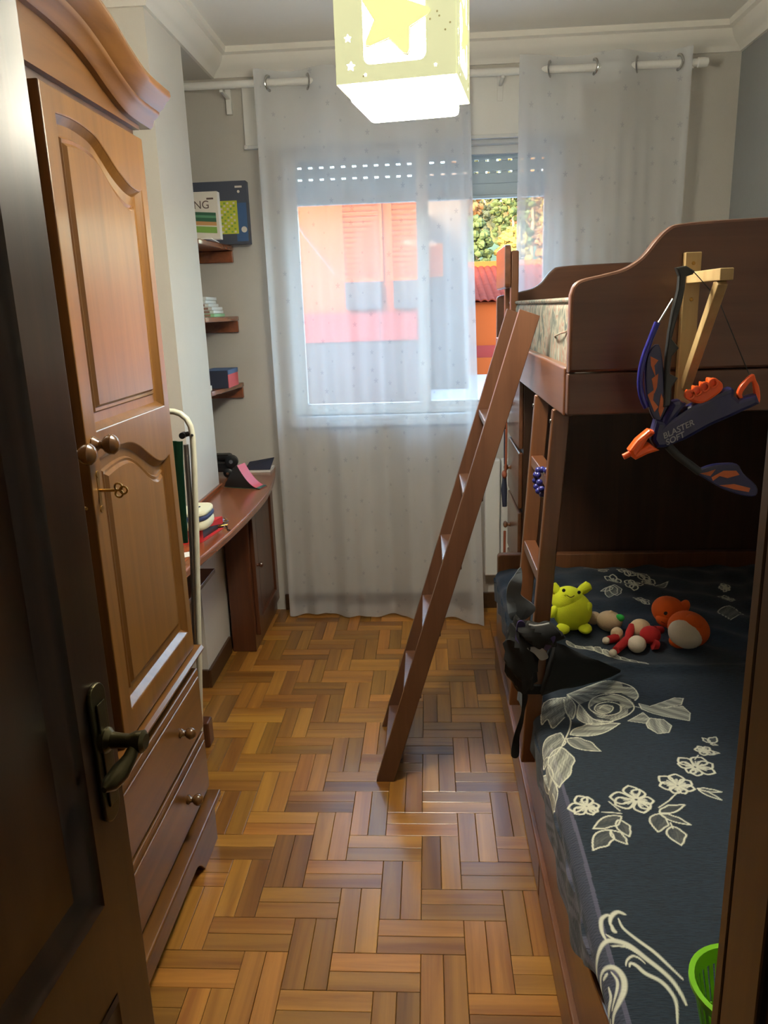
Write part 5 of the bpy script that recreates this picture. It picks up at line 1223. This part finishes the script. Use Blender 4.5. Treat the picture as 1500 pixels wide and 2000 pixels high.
# black toy vehicle behind the ramp
tv = thing('toy_vehicle', 'black toy vehicle with a big round wheel behind the ramp', 'toy vehicle', (-0.95, 3.52, DZ))
w0 = V3(atY(455, 899, 3.50)); w0.z = max(w0.z, DZ+0.05)
MB().box(w0.x-0.16, w0.x+0.0, 3.48, 3.56, DZ+0.022, DZ+0.075).build('chassis', 'black', tv, 0.012)
MB().box(w0.x-0.11, w0.x-0.01, 3.485, 3.555, DZ+0.075, DZ+0.105).build('cab', 'black', tv, 0.014)
for (ax, az, r_) in ((w0.x, w0.z, 0.030), (w0.x-0.02, DZ+0.022, 0.022), (w0.x-0.13, DZ+0.022, 0.022)):
    wh = MB().lathe((ax, 3.462, az), (0,1,0), [(0,r_*0.7),(0.004,r_),(0.022,r_),(0.026,r_*0.7)], 22).build('wheel', 'black', tv)
    MB().lathe((ax, 3.462, az), (0,-1,0), [(0,r_*0.35),(0.003,r_*0.3)], 14).build('hub_cap', 'chrome', wh)
cr2 = thing('toy_car', 'tiny red-brown toy car on the desk against the window wall', 'toy car', (-0.89, 3.64, DZ))
cc = V3(atY(468, 908, 3.63)); MB().box(cc.x-0.02, cc.x+0.045, 3.615, 3.645, DZ+0.006, DZ+0.020).build('body', 'd_red', cr2, 0.004)
for ax in (cc.x-0.005, cc.x+0.032): MB().lathe((ax, 3.613, DZ+0.007), (0,1,0), [(0,0.0065),(0.034,0.0065)], 12).build('wheel', 'black', cr2)
bk2 = thing('booklet', 'dark covered booklet lying open-edged on the desk corner by the curtain', 'booklet', (-0.80, 3.63, DZ))
c_ = V3(atY(513, 912, 3.62)); 
MB().box(c_.x-0.075, c_.x+0.045, 3.575, 3.685, DZ+0.0005, DZ+0.012).build('pages', 'paper', bk2)
MB().hexa([(c_.x-0.078,3.572,DZ+0.013),(c_.x+0.046,3.572,DZ+0.014),(c_.x+0.046,3.688,DZ+0.050),(c_.x-0.078,3.688,DZ+0.030),(c_.x-0.078,3.572,DZ+0.015),(c_.x+0.046,3.572,DZ+0.016),(c_.x+0.046,3.688,DZ+0.052),(c_.x-0.078,3.688,DZ+0.032)]).build('cover', 'cord_b', bk2)

# ================================================================== NICHE SHELVES
def shelf(zt, label):
    e = thing('wall_shelf', label, 'shelf', (-1.1, 3.5, zt), 'shelves in the niche')
    lp_ = [(XL+0.002, P1+0.03), (-0.935, P1+0.03)] + [tuple(p) for p in spline([(-0.930, P1+0.05), (-0.915, 3.45), (-0.895, 3.66), (-0.893, 3.70)], 4)] + [(-0.893, YB-0.002), (XL+0.002, YB-0.002)]
    place('board', plate([lp_], (0, 0, zt-0.011), (1,0,0), (0,1,0), 0.022, 0.004), 'desk_y', e)
    MB().box(XL+0.002, -0.895, YB-0.020, YB-0.002, zt-0.074, zt-0.0225).build('support_batten', 'desk_y', e, 0.003)
Z1, Z2, Z3 = 1.803, 1.488, 1.178
shelf(Z1, 'topmost wooden niche shelf holding the game boxes'); shelf(Z2, 'middle wooden niche shelf holding a stack of slim cases'); shelf(Z3, 'lowest wooden niche shelf holding a small blue and red box')
MT['g_navy'] = plain('dark_game_box', (62, 68, 84), 0.5); MT['g_blue'] = plain('blue_box_print', (50, 84, 130), 0.5); MT['g_yel'] = plain('yellow_number_grid', (190, 196, 60), 0.6); MT['g_ylw2'] = plain('green_grid_square', (120, 160, 70), 0.6); MT['g_grn'] = plain('dark_green_print', (40, 88, 66), 0.6); MT['g_grn2'] = plain('mid_green_print', (84, 136, 104), 0.6); MT['g_tan'] = plain('tan_print', (190, 140, 90), 0.6); MT['g_wht'] = plain('white_box_card', (214, 208, 198), 0.7)
gb1 = thing('game_box', 'large dark blue board game box with a yellow number grid on the top shelf', 'board game', (-0.95, 3.65, Z1), 'game boxes on the top shelf')
gx0, gx1, gyA, gyB = -1.10, -0.797, 3.640, 3.690
MB().box(gx0, gx1, gyA, gyB, Z1, 2.070).build('box', 'g_navy', gb1, 0.002)
def decal(par, x0, x1, z0, z1, yy, mat, name): return MB().box(x0, x1, yy-0.0006, yy, z0, z1).build(name, mat, par)
decal(gb1, gx1-0.055, gx1-0.004, Z1+0.012, Z1+0.175, gyA, 'g_blue', 'blue_field')
gg = decal(gb1, -0.98, gx1-0.045, Z1+0.045, Z1+0.185, gyA-0.0006, 'g_yel', 'number_grid')
cx0, cz0 = -0.975, Z1+0.05
for i in range(9):
    for j in range(11):
        if (i*7+j*5) % 3 != 0: decal(gg, cx0+i*0.0142, cx0+i*0.0142+0.009, cz0+j*0.0121, cz0+j*0.0121+0.0075, gyA-0.0012, 'g_ylw2' if (i+j) % 2 else 'g_wht', 'grid_square')
MB().lathe((gx1-0.020, gyA-0.0006, Z1+0.062), (0,-1,0), [(0,0.013),(0.0008,0.013)], 20).build('round_seal', 'g_wht', gb1)
decal(gb1, gx1-0.050, gx1-0.018, Z1+0.238, Z1+0.246, gyA, 'g_wht', 'maker_mark'); 
MB().lathe((gx1-0.035, gyA, Z1+0.222), (0,-1,0), [(0,0.006),(0.0006,0.006)], 14).build('small_emblem', 'g_wht', gb1)
gb2 = thing('game_box', 'white game box with green stripes standing in front of the dark one', 'board game', (-1.0, 3.5, Z1), 'game boxes on the top shelf')
wy = 3.43; wx1 = float(atY(428, 430, wy)[0])
MB().box(wx1-0.20, wx1, wy, wy+0.04, Z1+0.006, Z1+0.197).build('box', 'g_wht', gb2, 0.002)
for z0, z1, mt in ((0.030, 0.055, 'g_ylw2'), (0.060, 0.075, 'g_tan'), (0.075, 0.090, 'g_grn'), (0.090, 0.100, 'g_grn2'), (0.100, 0.112, 'g_grn')):
    v = [(wx1-0.18, z0+0.012), (wx1-0.012, z0), (wx1-0.012, z1), (wx1-0.18, z1+0.012)]
    place('printed_stripe', plate([v], (0, wy-0.0004, 0.0+Z1), (1,0,0), (0,0,1), 0.0008), mt, gb2)
tcol = plain('brown_lettering', (84, 66, 62), 0.7)
place('lettering', text_mesh('NG', 0.045, (wx1-0.105, wy-0.0004, Z1+0.130), (1,0,0), (0,0,1), 0.0008), tcol, gb2)
decal(gb2, wx1-0.047, wx1-0.018, Z1+0.165, Z1+0.172, wy, tcol, 'maker_mark')
ps = tag(MB().slab(lambda u, v: (-1.05+u*(0.155-0.02*v), 3.36+v*0.20, Z1+0.004+0.002*math.sin(u*9)), 8, 4, (0, 0, -0.0035)).build('paper_sheets', 'paper'), 'white paper sheets under the white game box', 'paper')
# middle shelf: stack of slim cases, each one a thing
MT['case_b'] = plain('brown_case_spine', (132, 100, 88), 0.6); MT['case_w'] = plain('white_case', (212, 216, 214), 0.5); MT['case_g'] = plain('green_case', (142, 196, 150), 0.5)
names = ['bottom-most pale green slim case of the stack on the middle shelf', 'second slim white case from the bottom of the middle shelf stack', 'third slim white case from the bottom of the middle shelf stack', 'fourth slim white case from the bottom of the middle shelf stack', 'fifth slim white case from the bottom of the middle shelf stack', 'topmost slim white case of the middle shelf stack']
for i in range(6):
    zz = Z2+0.0005+i*0.0145; dx = [0.03, 0.025, 0.022, 0.005, -0.004, -0.002][i]
    e = thing('slim_case', names[i], 'case', (-0.98, 3.5, zz), 'slim cases on the middle shelf')
    MB().box(-1.075+dx, -0.958+dx, 3.42+0.01*(i % 2), 3.60, zz, zz+0.013).build('shell', 'case_g' if i == 0 else 'case_w', e, 0.001)
    MB().box(-1.075+dx+0.002, -0.975+dx, 3.42+0.01*(i % 2)-0.0012, 3.42+0.01*(i % 2)-0.0002, zz+0.002, zz+0.011).build('spine', 'case_b', e)
bx = thing('small_box', 'small blue and red printed box on the lowest niche shelf', 'box', (-0.98, 3.5, Z3))
b1_ = V3(atY(451, 745, 3.42)); 
MB().box(b1_.x-0.13, b1_.x-0.012, 3.42, 3.60, Z3+0.0005, Z3+0.078).build('carton', 'cord_b', bx, 0.001)
MB().box(b1_.x-0.012, b1_.x-0.010, 3.42, 3.60, Z3+0.001, Z3+0.060).build('red_side', 'd_pink', bx)
MB().box(b1_.x-0.125, b1_.x-0.009, 3.419, 3.601, Z3+0.078, Z3+0.0795).box(b1_.x-0.012, b1_.x-0.009, 3.42, 3.60, Z3+0.060, Z3+0.078).build('blue_lid', MT['g_blue'], bx)
wb = tag(MB().box(-0.968, -0.945, 3.325, 3.345, Z3+0.0005, Z3+0.022).build('white_cube', 'paper', None, 0.002), 'tiny white block on the lowest niche shelf behind the pillar edge', 'block')

# ================================================================== FOLDED AIRER between wardrobe and desk
MT['airer_g'] = plain('dark_green_cloth', (34, 96, 70), 0.85); MT['steel'] = plain('grey_steel_tube', (150, 146, 142), 0.3, 0.9)
ar_ = thing('folded_airer', 'folded white tubular stand with green cloth between wardrobe and desk', 'folding stand', (-0.80, 2.08, 0))
ay = 2.07
def ap(x, y, yy=ay): return V3(atY(x, y, yy))
tp = [ap(340, 804), ap(352, 808), ap(364, 818), ap(372, 832), ap(376, 852), ap(379, 900), ap(383, 1020), ap(386, 1150), ap(389, 1280), ap(391, 1400)]
low = tp[-1]+(tp[-1]-tp[-2]).normalized()*(tp[-1].z-0.008)
left = [Vector((tp[0].x-0.40, ay, 0.008)), Vector((tp[0].x-0.34, ay, 1.16)), Vector((tp[0].x-0.30, ay, 1.222)), Vector((tp[0].x-0.24, ay, 1.246))]
MB().tube(left+[tp[0]+Vector((-0.05, 0, 0.004))]+tp+[low], 0.0085, 12).build('outer_frame', 'greytube', ar_)
inn = [ap(363, 868, ay-0.0), ap(371, 980), ap(377, 1120), ap(381, 1260)]
MB().tube(inn, 0.0075, 10).build('inner_tube', 'steel', ar_)
MB().tube([ap(356, 850), ap(374, 846)], 0.007, 10).build('joint_bar', 'black', ar_)
MB().lathe(ap(358, 850)+Vector((0, -0.012, 0)), (0,1,0), [(0,0.009),(0.02,0.009)], 12).build('clamp', 'black', ar_)
MB().lathe(tp[4]+Vector((0.002, -0.009, 0.004)), (0.5,-1,0), [(0,0.004),(0.003,0.003)], 10).build('rivet', 'black', ar_)
g0 = [ap(352, 862, ay+0.01), ap(353, 900, ay+0.01), ap(358, 980, ay+0.01), ap(363, 1060, ay+0.01)]
mb = MB().slab(lambda u, v: g0[int(round(v*3))]+Vector((-0.03+0.036*u, 0.006*math.sin(u*6), 0)), 6, 3, (0, 0.006, 0)); mb.build('green_cloth', 'airer_g', ar_)

print('objects', len(bpy.data.objects), 'tris', sum(len(p.vertices)-2 for o in bpy.data.objects if o.type == 'MESH' for p in o.data.polygons) if False else '')
